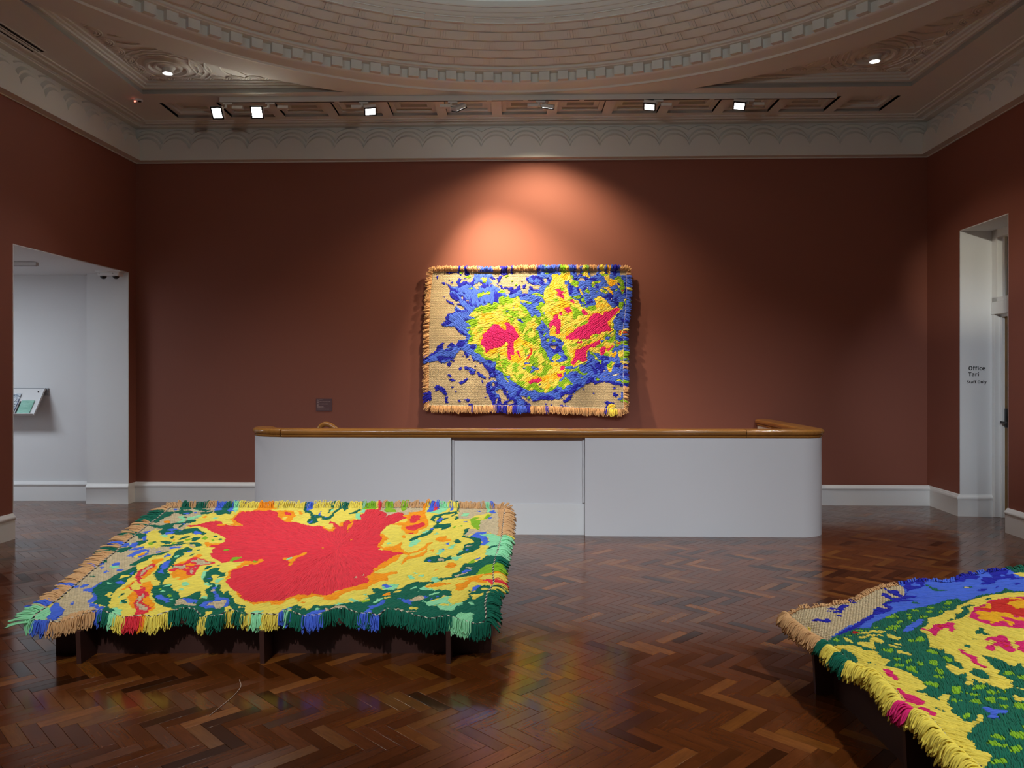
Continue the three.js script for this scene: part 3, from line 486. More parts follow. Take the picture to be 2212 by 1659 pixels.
  for (let z = z0; z < o.zMax; z += cell) for (let x = -0.2; x < o.uMax; x += cell) {
    const px = x + rr(0, cell), pz = z + rr(0, cell); if (!within(px, pz)) continue;
    if (o.seen && !o.seen(px, pz)) continue;
    let k = label(px, pz); if (k === 'J') continue;
    const ang = o.grain(k, px, pz) + rr(-0.13, 0.13), cx = Math.cos(ang), cz = Math.sin(ang), mx = o.stitch * rr(0.6, 1.15);
    let a = 0.003, b = 0.003; while (a < mx / 2 && label(px + cx * (a + 0.002), pz + cz * (a + 0.002)) === k && within(px + cx * a, pz + cz * a)) a += 0.003; while (b < mx / 2 && label(px - cx * (b + 0.002), pz - cz * (b + 0.002)) === k && within(px - cx * b, pz - cz * b)) b += 0.003;
    if (o.mottle) k = o.mottle(k, px, pz);
    add(k, px + cx * (a - b) / 2, pz + cz * (a - b) / 2, ang, a + b + 0.006, o.thick * rr(0.85, 1.2), o.thick * rr(0.9, 1.3), rr(-0.0005, 0.0035), rr(0.86, 1.06));
  }
  // open weave of the bare canvas: raised picks, over and under
  const pitch = o.weave; let n = 0;
  for (let z = z0, j = 0; z < o.zMax; z += pitch, j++) for (let x = -0.2, i = 0; x < o.uMax; x += pitch, i++) {
    const px = x + (j % 2 ? pitch / 2 : 0) + rr(-0.08, 0.08) * pitch, pz = z + rr(-0.08, 0.08) * pitch; if (!within(px, pz) || label(px, pz) !== 'J' || (o.seen && !o.seen(px, pz))) continue;
    add('J', px, pz, o.weaveTurn + rr(-0.1, 0.1), pitch * 1.1, pitch * 0.74, pitch * 0.6, 0.0, rr(0.84, 1.08));
  }
  for (const k in sets) {
    const im = new THREE.InstancedMesh(strand, wool, sets[k].length); im.name = numbered(k === 'J' ? 'canvas_weave' : 'wool_stitching'); im.userData.kind = 'stuff'; im.userData.label = k === 'J' ? 'bare natural jute canvas weave' : DYE[k][0] + ' wool stitching';
    sets[k].forEach(([mm, s], i) => { im.setMatrixAt(i, mm); im.setColorAt(i, c.copy(DYE[k][1]).multiplyScalar(s)); }); put(im, root);
  }
  // fringe of yarn loops along the four edges
  const loops = {}, gv = o.gravity, centre = coons(0.5, 0.5);
  for (const [edge, name] of [[A, 'a'], [B, 'b'], [C, 'c'], [D, 'd']]) {
    const f = o.fringe[name]; if (!f) continue;
    const count = Math.round(edge.L / f.step);
    for (let i = 0; i < count * f.layers; i++) {
      const t = (i + rnd()) / (count * f.layers); if (t < (f.from ?? 0) || t > (f.to ?? 1)) continue;
      const p = edge.at(t), p1 = edge.at(Math.min(1, t + 0.004)), p0 = edge.at(Math.max(0, t - 0.004)); let tx = p1[0] - p0[0], tz = p1[1] - p0[1]; const tl = Math.hypot(tx, tz) || 1; tx /= tl; tz /= tl;
      const w0 = edge.at(Math.min(1, t + 0.08)), w1 = edge.at(Math.max(0, t - 0.08)); let wx = w0[0] - w1[0], wz = w0[1] - w1[1]; const wl = Math.hypot(wx, wz) || 1; let ox = -wz / wl, oz = wx / wl; if (ox * (centre[0] - p[0]) + oz * (centre[1] - p[1]) > 0) { ox = -ox; oz = -oz; }
      const corner = Math.max(0, 1 - Math.min(t, 1 - t) * edge.L / 0.06), dirT = t < 0.5 ? -1 : 1;
      let k = f.color ? f.color(t, p) : raw(p[0] - ox * 0.025, p[1] - oz * 0.025); if (k === 'J' || k === 'W') k = 'T';
      const lean = (f.lean ?? 0) + rr(-0.35, 0.35) + dirT * corner * 0.8, cl = Math.cos(lean), sl = Math.sin(lean), dx = ox * cl + wx / wl * sl, dz = oz * cl + wz / wl * sl, L = f.out * rr(0.75, 1.2), drop = f.drop * rr(0.75, 1.25), lift = f.lift * rr(0.2, 1.6), gapw = rr(0.003, 0.009);
      const y0 = high(p[0], p[1]) + rr(-0.006, 0.008), pts = [];
      const at = (s, side) => new THREE.Vector3(p[0] - ox * 0.012 + dx * (L * s + 0.012) + tx * side * gapw + gv.x * drop * s * s, y0 + lift * Math.sin(s * 2.2) + gv.y * drop * s * s, p[1] - oz * 0.012 + dz * (L * s + 0.012) + tz * side * gapw + gv.z * drop * s * s);
      for (const s of [0, 0.3, 0.6, 0.88]) pts.push(at(s, -1)); pts.push(at(1, 0)); for (const s of [0.88, 0.6, 0.3, 0]) pts.push(at(s, 1));
      (loops[k] ??= []).push(new THREE.TubeGeometry(new THREE.CatmullRomCurve3(pts), f.seg ?? 12, o.yarn * rr(0.85, 1.15), 4));
    }
  }
  for (const k in loops) { const fm = mesh('fringe', mergeGeometries(loops[k].map((x) => { x.deleteAttribute('uv'); return x; })), woolOf[k], root); fm.userData.kind = 'stuff'; fm.userData.label = DYE[k][0] + ' looped yarn fringe'; }
  // running cord along the edge
  const cord = []; for (const [edge, name] of [[A, 'a'], [B, 'b'], [C, 'c'], [D, 'd']]) { if (!o.cord.includes(name)) continue; const nC = Math.round(edge.L / 0.019); for (let i = 0; i < nC; i++) { const t = (i + 0.5) / nC, p = edge.at(t), p1 = edge.at(Math.min(1, t + 0.006)), p0 = edge.at(Math.max(0, t - 0.006)); cord.push([p[0], p[1], Math.atan2(p1[1] - p0[1], p1[0] - p0[0]) + 0.35, i % 2]); } }
  if (cord.length) { const im = new THREE.InstancedMesh(strand, wool, cord.length), keep = sets.Z; delete sets.Z; cord.forEach(([x, z, a, k], i) => { sets.Z = []; add('Z', x, z, a, 0.026, o.cordWide, o.cordWide, 0.006, 1); im.setMatrixAt(i, sets.Z[0][0]); im.setColorAt(i, k ? o.cordColors[0] : o.cordColors[1]); }); im.name = numbered('edge_cord'); im.userData.kind = 'stuff'; im.userData.label = o.cordLabel; put(im, root); }
  return root;
}

// colours of the front fringe, from left to right, each up to a column
const FRONT_BANDS = [[78, 'M'], [110, 'B'], [188, 'T'], [205, 'B'], [229, 'G'], [243, 'M'], [267, 'Y'], [300, 'R'], [311, 'O'], [355, 'Y'], [432, 'G'], [444, 'Y'], [481, 'G'], [499, 'Y'], [520, 'G'], [535, 'Y'], [566, 'M'], [599, 'Y'], [607, 'B'], [616, 'M'], [620, 'B'], [653, 'G'], [690, 'B'], [773, 'G'], [793, 'B'], [803, 'G'], [818, 'B'], [975, 'G'], [1016, 'M']];
const SIDE_BANDS = [[0.452, 'T'], [0.53, 'G'], [0.615, 'Y'], [0.725, 'G'], [1.13, 'Y'], [1.205, 'P']];
const TRACE_LEFT = `J 78,451 94,-2015 302,-1849 234,-214 195,25
J 63,-108 56,-190 41,-387 23,-585 13,-696 -2,-812 -20,-924 141,-924 146,-832 218,-763 254,-659 196,-576 199,-541 162,-429 159,-354 99,-346 229,-251 223,-197 267,-123 315,-108 318,-72 291,-30 257,-2 193,12 160,-23 95,-16
T 184,18 194,-33 268,-72 312,-108 319,-58 286,-9 232,12
G 169,-330 162,-429 191,-471 199,-541 262,-649 309,-576 309,-506 315,-429 309,-354 314,-274 339,-212 372,-123 428,-79 422,-51 378,-72 340,-94 361,-130 257,-160 267,-212 228,-259
B 112,-330 160,-346 170,-429 178,-412 173,-322 224,-266 247,-243 264,-205 253,-167 321,-130 365,-123 344,-87 301,-116 267,-123 223,-197 233,-243 198,-282
B 63,-108 58,-186 99,-145 112,-123 153,-87 168,-44 156,-2 95,-16 111,-44 87,-79
M 20,12 -29,-94 -3,-123 67,-101 73,-87 106,-58 101,-23 98,5
B 44,-362 48,-387 70,-383 77,-354
B 83,-366 82,-404 109,-399 117,-366 93,-358
B 140,-160 149,-182 159,-167 158,-143
B 111,-568 112,-595 136,-576 129,-554
B 30,-668 18,-715 47,-696 44,-659
B 42,-645 63,-645 64,-622
G 21,-725 15,-773 27,-768 51,-696 27,-706
G 65,-519 78,-528 83,-506
G 8,-798 79,-793 63,-763 24,-778
B 113,-659 102,-687 114,-715 158,-682 137,-663
M 107,-636 104,-668 119,-654 156,-687 202,-687 206,-663 170,-659 135,-622
B 94,-778 126,-793 122,-832 151,-863 171,-812 154,-783 182,-734 187,-701 165,-706 150,-744 112,-759
B 159,-608 212,-613 199,-585
Y 280,-259 278,-290 301,-294 314,-274 309,-251 340,-251 321,-228
Y 248,-488 245,-523 278,-532 298,-514 281,-497 252,-480
B 242,-433 265,-441 276,-454 317,-420 298,-404 276,-412
M 202,-412 206,-429 235,-420 225,-399
B 273,-550 289,-585 304,-532 288,-528
G 361,-251 363,-282 377,-282 379,-243
G 402,-197 422,-212 426,-190 448,-167 428,-160 411,-178
M 358,-235 365,-251 383,-235 371,-224
M 411,-145 402,-197 421,-167 422,-145
M 393,-108 433,-108 461,-79 476,-37 450,-37 422,-58 428,-79
O 339,-330 342,-387 356,-463 365,-437 358,-371 360,-322
O 421,-228 414,-306 439,-306 480,-243 518,-94 497,-108 458,-182
O 420,-420 452,-429 501,-362 517,-290 539,-228 615,-137 625,-94 612,-51 602,-51 605,-108 533,-182 477,-322 433,-371
O 366,-706 409,-613 403,-550 402,-488 382,-463 357,-585 369,-631 379,-668
R 334,-715 366,-696 379,-659 369,-631 364,-585 378,-532 369,-497 382,-454 413,-412 425,-379 470,-338 492,-298 510,-282 522,-228 522,-190 530,-167 561,-145 602,-116 608,-94 602,-58 588,-37 545,-37 542,-72 507,-116 485,-167 488,-197 466,-243 440,-290 396,-322 355,-362 360,-463 336,-488 319,-532 312,-576 320,-631
Y 361,-371 368,-454 429,-371 448,-338 435,-314 403,-330
J 342,-523 331,-576 330,-659 356,-677 365,-640 357,-585 359,-541 363,-471
J 472,-251 489,-290 504,-251 512,-197 509,-175 585,-116 595,-87 548,-87 496,-160 495,-197
J -23,-691 -20,-908 -45,-1238 -35,-1408 -24,-1711 9,-1753 304,-1768 394,-1739 435,-1629 251,-1629 192,-1497 252,-1408 168,-1358 87,-1286 61,-1203 91,-1079 181,-950 359,-867 213,-758 228,-648 152,-648 121,-749 33,-768 15,-691
G 2,-1433 -11,-1549 -3,-1643 65,-1636 68,-1575 39,-1510 38,-1433 31,-1408
G 75,-1698 76,-1739 101,-1768 136,-1753 145,-1698 102,-1677
G 169,-1718 207,-1739 284,-1698 272,-1670 317,-1698 310,-1656 196,-1698
G 60,-1636 96,-1670 170,-1670 205,-1629 170,-1582 96,-1616
G 249,-1636 315,-1643 347,-1656 331,-1602 286,-1589
G 351,-1656 386,-1725 437,-1768 487,-1629 445,-1602 428,-1575 391,-1589
B 333,-1691 347,-1753 394,-1739 396,-1684 355,-1670
B 444,-1656 437,-1725 452,-1725 482,-1643
B 24,-1698 58,-1704 56,-1677
B 148,-1602 169,-1629 190,-1622 176,-1589
B 210,-1629 225,-1649 232,-1609
M 174,-1684 227,-1691 216,-1670
M 134,-1549 165,-1562 206,-1497 220,-1484 208,-1408 172,-1421 203,-1471
M 226,-1471 222,-1523 247,-1549 273,-1575 297,-1562 267,-1523 265,-1484 239,-1471
G 171,-1536 184,-1549 213,-1523 189,-1516
G 231,-1458 279,-1484 299,-1446 292,-1408 243,-1408 245,-1322 229,-1328 233,-1371
G 6,-1358 31,-1371 98,-1358 125,-1396 242,-1421 213,-1396 170,-1383 188,-1322 247,-1286 298,-1298 319,-1310 366,-1322 416,-1262 448,-1227 474,-1215 466,-1180 380,-1203 350,-1215 314,-1180 271,-1192 223,-1203 186,-1192 111,-1262 134,-1298 71,-1322
J 178,-1346 188,-1383 215,-1371 240,-1322 280,-1310 282,-1274 245,-1280 200,-1316
B 222,-1396 242,-1402 246,-1371
O 67,-1446 115,-1458 127,-1421 98,-1408
B 157,-1286 229,-1298 244,-1274 215,-1250 173,-1268
B 187,-1198 191,-1227 245,-1250 244,-1203 209,-1186
B 376,-1203 370,-1250 386,-1262 438,-1209 402,-1192
B 262,-1250 282,-1274 275,-1250
B 31,-1233 34,-1262 71,-1256 65,-1215
Y 82,-1233 98,-1262 125,-1298 139,-1286 122,-1238
G -33,-1146 -29,-1215 61,-1203 98,-1180 106,-1135 114,-1101 61,-1124 14,-1169
B 79,-1112 70,-1158 107,-1124 116,-1079
Y 71,-1192 129,-1233 192,-1169 228,-1192 316,-1175 356,-1221 407,-1180 471,-1169 473,-1238 559,-1180 631,-1112 606,-1057 573,-1035 532,-992 449,-1035 354,-971 237,-961 185,-950 121,-982 134,-1025 141,-1079 109,-1112
G 254,-1124 259,-1169 280,-1169 284,-1112
G 318,-1101 341,-1146 387,-1158 380,-1124 350,-1085
G 401,-1112 417,-1135 467,-1135 461,-1068 436,-1057
G 221,-1068 270,-1068 308,-1057 311,-1014 278,-1014 239,-1046
G 338,-1046 372,-1063 388,-1035 355,-1025
G 59,-1068 87,-1079 132,-1090 118,-1057 130,-1014 100,-992 83,-961 61,-940 64,-982 95,-1035
G 173,-1046 187,-1068 210,-1046 191,-1025
G 532,-1152 547,-1169 580,-1146 562,-1129
G 581,-1101 602,-1112 627,-1096 608,-1085
L 472,-1124 475,-1158 509,-1135 510,-1090 485,-1101
L 552,-1079 556,-1101 577,-1079 569,-1057
L 157,-1035 176,-1057 200,-1014 199,-982 172,-1003
L 315,-1014 312,-1057 338,-1035 334,-1008
L 372,-1101 401,-1112 411,-1068 386,-1068
M 175,-1169 181,-1192 235,-1158 225,-1124
O 285,-1101 306,-1101 312,-1068
G 252,-982 335,-1014 400,-1035 488,-1041 541,-982 496,-971 466,-1014 429,-1025 385,-992 309,-982
J 229,-847 231,-929 272,-982 365,-992 418,-992 368,-940 346,-898 309,-847 254,-837
J 424,-1008 444,-1019 488,-982 501,-950 480,-950
B 327,-950 350,-971 411,-961 400,-940 354,-934
B 262,-888 298,-898 301,-873
B -29,-982 -31,-1025 16,-1046 48,-1014 24,-982
B 55,-992 68,-1057 95,-1035 102,-971 80,-966
M 31,-1025 33,-1046 53,-1014
B 76,-908 101,-940 154,-982 169,-950 135,-919
B 129,-817 135,-837 168,-919 212,-919 227,-878 240,-817 222,-788 190,-797 150,-807
Y 169,-817 185,-857 214,-888 226,-837 210,-797 193,-793
O 192,-817 197,-857 212,-867 219,-827
G 26,-888 11,-950 50,-961 88,-950 70,-888 44,-878
G 216,-673 222,-739 248,-817 319,-867 362,-898 338,-827 287,-817 280,-749 259,-710 251,-663
G 404,-847 402,-888 440,-961 493,-929 502,-898 455,-867 476,-827 465,-788 455,-749 494,-648 411,-648 408,-739 423,-758 420,-827
B 370,-807 368,-847 392,-847 401,-817 382,-797
B 404,-663 413,-729 435,-739 449,-648 414,-648
B 464,-893 500,-903 498,-878
M 433,-797 448,-827 460,-817 447,-793
G 507,-827 540,-852 531,-817
G 522,-898 538,-919 538,-888
O 307,-749 345,-758 368,-778 389,-749 366,-729 376,-691 353,-682
O 312,-1536 326,-1556 345,-1542 335,-1510
M 381,-1497 407,-1523 441,-1516 426,-1484
G 415,-863 459,-863 476,-822 442,-783 462,-744 468,-696 474,-595 524,-532 536,-497 522,-471 538,-395 581,-404 606,-354 663,-306 714,-235 742,-243 780,-322 822,-243 824,-220 862,-220 860,-251 808,-322 824,-371 815,-395 748,-454 735,-506 719,-585 739,-640 777,-640 790,-585 834,-568 846,-514 823,-497 799,-454 809,-420 855,-404 875,-387 896,-322 932,-274 931,-314 946,-322 967,-274 996,-251 1015,-190 1040,-167 1094,-137 1128,-58 1132,-30 1071,-23 1028,-16 959,-23 916,-16 851,-87 788,-116 741,-94 701,-108 644,-137 586,-190 522,-290 495,-362 524,-387 504,-446 464,-463 424,-550 421,-514 414,-604 395,-687 431,-763 416,-842
B 430,-568 437,-595 407,-687 408,-734 439,-734 458,-640 456,-585 479,-550 465,-541
J 428,-576 446,-590 447,-572
J 467,-532 485,-545 484,-523
M 433,-793 438,-827 456,-822 455,-798
B 373,-788 366,-847 394,-847 397,-812
G 685,-613 686,-659 720,-668 715,-613 698,-599
G 507,-822 521,-847 538,-853 529,-817
G 740,-677 765,-682 757,-663
Y 773,-532 801,-536 817,-514 817,-446 809,-429 790,-488
B 758,-475 764,-488 786,-488 792,-463
M 730,-471 710,-541 700,-595 719,-585 735,-514 745,-463
M 817,-446 822,-480 848,-488 853,-437 837,-412
M 846,-371 837,-412 858,-404 860,-362
M 759,-437 794,-412 818,-387 801,-375
M 639,-404 644,-424 673,-424 692,-395 681,-371 653,-379
M 553,-362 559,-387 590,-399 588,-371
M 659,-330 663,-346 691,-330 677,-314
L 539,-330 542,-354 560,-346 557,-322
M 560,-298 557,-330 574,-330 587,-306 573,-294
L 625,-259 624,-282 655,-251 644,-235
M 656,-209 663,-224 686,-212 673,-201
B 565,-251 564,-274 592,-266 620,-235 658,-220 655,-205 682,-175 661,-167 624,-197 594,-209
J 715,-137 699,-197 705,-224 731,-220 784,-175 831,-160 847,-137 816,-130 759,-152 725,-130
B 727,-212 733,-224 820,-205 832,-175 808,-167 787,-167 757,-190
B 850,-130 863,-182 912,-197 905,-235 873,-282 837,-346 839,-371 863,-354 868,-314 897,-282 925,-235 970,-228 997,-190 1010,-137 991,-116 952,-101 892,-108
J 897,-130 894,-175 922,-190 968,-205 987,-182 983,-137 986,-101 959,-101 918,-137
J 840,-322 846,-342 865,-330 869,-302 848,-310
M 821,-228 836,-251 866,-235 864,-216
Y 1006,-94 1003,-137 1023,-130 1042,-94 1025,-58
Y 920,-23 916,-65 950,-72 954,-44 939,-23
Y 1062,-116 1068,-126 1090,-112 1077,-101
M 1147,-51 1174,-72 1221,-79 1216,-44 1161,-30
O 472,-668 498,-715 536,-754 539,-803 574,-842 598,-812 578,-783 564,-687 495,-668
O 528,-532 520,-576 534,-613 595,-585 632,-523 665,-532 665,-497 617,-454 591,-463 595,-497 562,-480
R 482,-604 487,-677 540,-706 539,-783 572,-798 645,-754 725,-715 690,-677 636,-659 655,-585 665,-532 632,-523 591,-585 534,-613 512,-576
J 587,-734 582,-783 625,-763 664,-734 708,-711 675,-687 625,-677
J 482,-604 488,-668 548,-687 576,-640 557,-613 517,-636
J 602,-595 614,-649 625,-677 621,-613 651,-541 636,-550
J 557,-739 559,-773 583,-754 583,-715
O 568,-631 581,-645 600,-626 589,-608
O 556,-687 573,-701 612,-692 610,-668 593,-654
G 1362,-130 1375,-145 1434,-101 1453,-83 1464,-116 1463,-145 1515,-130 1562,-145 1608,-167 1678,-175 1672,-190 1706,-190 1764,-212 1740,-266 1777,-290 1744,-338 1780,-358 1806,-330 1873,-330 1892,-371 1897,-338 1929,-387 1990,-420 2040,-16 1898,-58 1840,-9 1803,-30 1737,-30 1677,-79 1621,-79 1567,-51 1526,-2 1456,-9 1401,-51 1364,-65
B 1452,-23 1482,-72 1540,-83 1549,-72 1531,-9 1470,-16
B 1739,-37 1766,-87 1774,-116 1762,-130 1803,-145 1826,-167 1823,-205 1850,-209 1848,-160 1808,-116 1786,-87 1798,-58 1784,-30
B 1837,-9 1852,-116 1864,-123 1856,-72 1853,-9
J 1532,-108 1538,-116 1567,-94 1575,-130 1618,-152 1648,-137 1689,-137 1685,-126 1645,-123 1604,-108 1575,-87 1554,-65
J 1375,-108 1392,-108 1410,-90
M 1487,-87 1493,-108 1520,-94 1519,-83
M 1785,-167 1797,-220 1832,-239 1822,-212 1805,-175 1794,-160
Y 1832,-235 1857,-251 1875,-251 1851,-224
O 1817,-266 1833,-294 1861,-298 1858,-270 1825,-255
Y 1869,-290 1885,-322 1912,-330 1939,-318 1896,-298
L 1720,-190 1737,-209 1764,-212 1759,-197 1731,-182
M 1619,-212 1658,-220 1699,-205 1729,-212 1750,-251 1747,-228 1702,-190 1665,-190
M 1562,-145 1606,-175 1642,-167 1598,-152
M 1714,-274 1728,-290 1741,-259
M 1801,-338 1802,-395 1858,-404 1890,-412 1873,-330
B 1804,-387 1814,-412 1833,-383 1863,-375 1823,-354
B 1899,-228 1919,-235 1980,-190 1993,-145 1967,-160
J 1974,-212 2012,-243 2017,-205 1986,-197
J 1907,-108 1923,-116 1962,-79 2032,-79 2034,-65 1981,-58 1945,-79
B 1316,-2 1309,-94 1349,-119 1370,-116 1337,-101 1327,-79 1321,-30
M 1327,-65 1335,-108 1362,-108 1339,-58
G 1907,-262 1929,-387 1988,-438 2083,-438 2091,-416 2060,-416 2045,-380 2024,-351 2087,-330 2130,-330 2205,-317 2202,-282 2214,-248 2165,-248 2124,-208 2074,-176 2084,-137 2132,-131 2158,-99 2182,-87 2223,-80 2231,-93 2224,-112 2269,-137 2272,-182 2305,-228 2300,-269 2311,-289 2294,-310 2329,-296 2339,-344 2368,-387 2399,-387 2437,-359 2508,-317 2500,40 2318,63 2197,17 2125,28 2000,-19 1936,-62
B 2309,-330 2325,-373 2355,-394 2365,-373 2328,-317 2313,-310
Y 2364,-330 2375,-351 2416,-344 2383,-323
Y 2312,-269 2324,-275 2387,-286 2342,-208 2327,-215
M 2299,-176 2311,-182 2335,-169 2337,-137 2316,-143
M 2230,5 2257,-62 2314,-62 2338,-43 2329,52 2233,52
M 2034,-189 2057,-195 2074,-176 2120,-189 2166,-242 2200,-235 2184,-202 2218,-150 2272,-176 2274,-143 2235,-118 2231,-93 2224,-74 2179,-87 2159,-87 2154,-112 2128,-137 2085,-131 2068,-176
Y 2129,-156 2176,-163 2219,-143 2207,-137 2154,-143
M 2073,-269 2086,-286 2113,-289 2130,-306 2130,-286 2089,-262
M 1962,-351 1992,-380 2006,-366 2006,-344 1995,-359 1969,-344
M 1998,-330 2027,-323 2022,-313
M 2020,-351 2045,-380 2067,-351 2118,-330 2113,-317 2076,-323 2045,-323
O 2046,-373 2074,-401 2103,-423 2187,-427 2189,-409 2150,-387 2102,-373 2057,-359
B 1911,-235 1942,-208 1974,-215 2012,-195 1990,-182 1995,-143 1966,-163 1935,-195
J 1974,-215 2012,-248 2018,-269 2046,-262 2062,-255 2060,-215 2016,-189 1979,-195
B 2043,-262 2058,-269 2075,-248 2063,-222
B 2112,-235 2123,-252 2139,-238 2122,-225
B 2078,-202 2087,-218 2100,-205
J 2138,-248 2160,-275 2168,-265 2144,-245
Y 1985,-105 1992,-118 2019,-118 2038,-102 2028,-87 1996,-93
J 1930,-105 1949,-93 1971,-80 2033,-74 2037,-65 1980,-56 1934,-80
M 2065,-460 2070,-497 2122,-490 2125,-460 2102,-430 2083,-438
M 1919,-527 1953,-520 1981,-467 1949,-475
M 1948,-558 1959,-574 1991,-546 1973,-535
M 1986,-512 2006,-531 2029,-527 2012,-505
G 2091,-482 2111,-475 2138,-490 2176,-486 2212,-482 2137,-460 2130,-438 2112,-460
L 2272,-710 2308,-785 2314,-734 2289,-705
O 2206,-467 2257,-475 2294,-497 2318,-512 2394,-558 2419,-574 2507,-527 2507,-475 2439,-535 2394,-535 2363,-512 2352,-482 2378,-460 2398,-423 2370,-416 2322,-438 2303,-430 2280,-351 2260,-317 2229,-323 2206,-394 2260,-416 2289,-460
Y 2352,-482 2369,-520 2414,-535 2446,-512 2508,-452 2508,-409 2448,-452 2409,-475 2384,-460
R 2375,-452 2396,-475 2428,-467 2508,-401 2509,-310 2443,-373 2397,-438
O 531,-1484 543,-1656 628,-1663 652,-1704 612,-1854 755,-1854 798,-1711 751,-1684 803,-1649 837,-1616 722,-1408
G 383,-1725 397,-1854 461,-1796 473,-1684 493,-1589 456,-1602 424,-1616
B 441,-1670 443,-1739 421,-1854 464,-1854 487,-1670 472,-1636
M 468,-1698 471,-1739 440,-1869 497,-1869 509,-1711 525,-1589 487,-1684
O 804,-1663 883,-1677 927,-1670 975,-1562 972,-1510 979,-1421 936,-1433 867,-1484 849,-1575
O 959,-1670 986,-1656 1019,-1602 1017,-1575 987,-1602
G 997,-1684 975,-1854 999,-1854 1031,-1698 1069,-1656 1100,-1589 1158,-1575 1198,-1523 1231,-1575 1235,-1656 1254,-1739 1243,-1854 1319,-1854 1325,-1711 1311,-1649 1271,-1725 1252,-1602 1249,-1536 1237,-1471 1197,-1471 1167,-1523 1142,-1497 1175,-1433 1131,-1383 1090,-1421 1088,-1497 1088,-1549 1069,-1602 1017,-1643
B 1016,-1684 1004,-1854 1052,-1854 1055,-1711 1033,-1670
B 1102,-1562 1124,-1549 1115,-1529
B 1133,-1602 1138,-1656 1157,-1562 1143,-1562
B 1103,-1421 1124,-1458 1125,-1421 1117,-1402
B 1181,-1536 1209,-1536 1203,-1503
G 1199,-1616 1187,-1684 1202,-1739 1215,-1768 1206,-1684 1213,-1616
M 1201,-1656 1210,-1704 1229,-1704 1218,-1649
G 1348,-1602 1381,-1643 1417,-1725 1425,-1684 1410,-1616 1363,-1595
M 1403,-1602 1438,-1616 1462,-1490 1424,-1497
M 1410,-1583 1437,-1583 1466,-1489 1437,-1474
M 1428,-1632 1433,-1869 1479,-1869 1454,-1698 1464,-1616
L 1432,-1698 1473,-1869 1531,-1869 1532,-1698 1460,-1698
J 1563,-1648 1565,-1869 1870,-1869 1891,-1632 1789,-1616 1784,-1567 1755,-1583 1731,-1632 1698,-1632 1665,-1599 1631,-1536 1632,-1599
L 1599,-1698 1606,-1869 1646,-1869 1639,-1731 1685,-1681 1686,-1640 1613,-1648
L 1716,-1698 1715,-1869 1749,-1869 1755,-1698 1732,-1664
O 1777,-1310 1775,-1398 1809,-1458 1754,-1552 1793,-1583 1797,-1632 1864,-1632 1886,-1681 1872,-1851 1895,-1851 1900,-1648 1922,-1552 1948,-1458 1960,-1354 1947,-1324 1898,-1253 1897,-1183 1829,-1197 1808,-1238
O 1700,-1368 1781,-1428 1781,-1354 1739,-1354
O 1650,-1169 1661,-1197 1722,-1101 1703,-1062 1691,-984 1702,-952 1730,-958 1776,-971 1819,-1048 1820,-971 1857,-884 1889,-859 1932,-896 1968,-958 1985,-1022 2018,-1042 2016,-1009 1988,-958 1998,-908 1988,-823 1947,-776 1903,-753 1878,-695 1866,-684 1870,-753 1894,-823 1864,-835 1793,-859 1723,-908 1671,-958
Y 1689,-971 1702,-1035 1741,-1075 1805,-1075 1775,-984 1717,-946
Y 1901,-835 1953,-884 1985,-933 1981,-884 1941,-823 1911,-799
O 2028,-1088 2048,-1142 2107,-1155 2101,-1115 2137,-1101 2135,-1062 2072,-1048
O 2017,-908 2040,-921 2039,-884
O 2132,-639 2147,-684 2162,-724 2181,-718 2215,-684 2178,-634
O 2072,-606 2107,-612 2087,-590
O 1802,-1155 1821,-1183 1833,-1128 1815,-1115
O 1685,-499 1705,-606 1745,-695 1791,-811 1818,-823 1778,-718 1770,-650 1724,-552 1784,-542 1803,-563 1859,-579 1858,-552 1805,-520 1820,-452 1702,-452
B 1912,-1616 1929,-1851 1998,-1851 2003,-1731 1991,-1632 1921,-1616
R 1959,-1640 1958,-1851 1981,-1851 1984,-1640
M 1937,-1616 2006,-1698 2004,-1851 2072,-1851 2075,-1748 2050,-1648 2011,-1591
B 2087,-1664 2078,-1851 2095,-1851 2108,-1681
G 2138,-1648 2130,-1851 2164,-1851 2162,-1632
G 1863,-1088 1887,-1142 1944,-1210 1985,-1310 2013,-1398 1963,-1474 1971,-1552 2012,-1583 2079,-1632 2133,-1648 2142,-1591 2093,-1520 2065,-1474 2042,-1428 2025,-1383 2108,-1398 2119,-1324 2053,-1253 2053,-1310 2007,-1295 1987,-1197 1924,-1128 1888,-1048 1867,-1062
Y 1986,-1458 1990,-1520 2021,-1536 2005,-1428
Y 2031,-1552 2130,-1616 2088,-1520 2042,-1489
B 2009,-1443 2034,-1520 2046,-1505 2037,-1428
B 1976,-1295 1994,-1324 2006,-1310 1989,-1274
B 2089,-1310 2103,-1332 2115,-1317
G 2122,-1567 2153,-1520 2152,-1458 2135,-1474
J 2152,-1869 2468,-1869 2456,-1169 2425,-1169 2405,-1197 2373,-1224 2272,-1197 2219,-1142 2241,-1295 2309,-1281 2313,-1443 2256,-1520 2231,-1474 2155,-1489 2143,-1583
T 2440,-1782 2610,-1782 2603,-1169 2537,-1155 2476,-1142 2446,-1169
M 2172,-1552 2185,-1616 2229,-1616 2215,-1560
B 2281,-1664 2310,-1656 2299,-1640
B 2377,-1632 2403,-1698 2427,-1616 2394,-1616
B 2323,-1591 2350,-1616 2340,-1583
B 2364,-1520 2396,-1528 2386,-1481
M 2347,-1869 2370,-1869 2376,-1648 2360,-1632
Y 2073,-1443 2141,-1458 2236,-1474 2266,-1536 2307,-1583 2388,-1616 2384,-1567 2344,-1474 2312,-1458 2312,-1324 2265,-1339 2125,-1324 2119,-1398
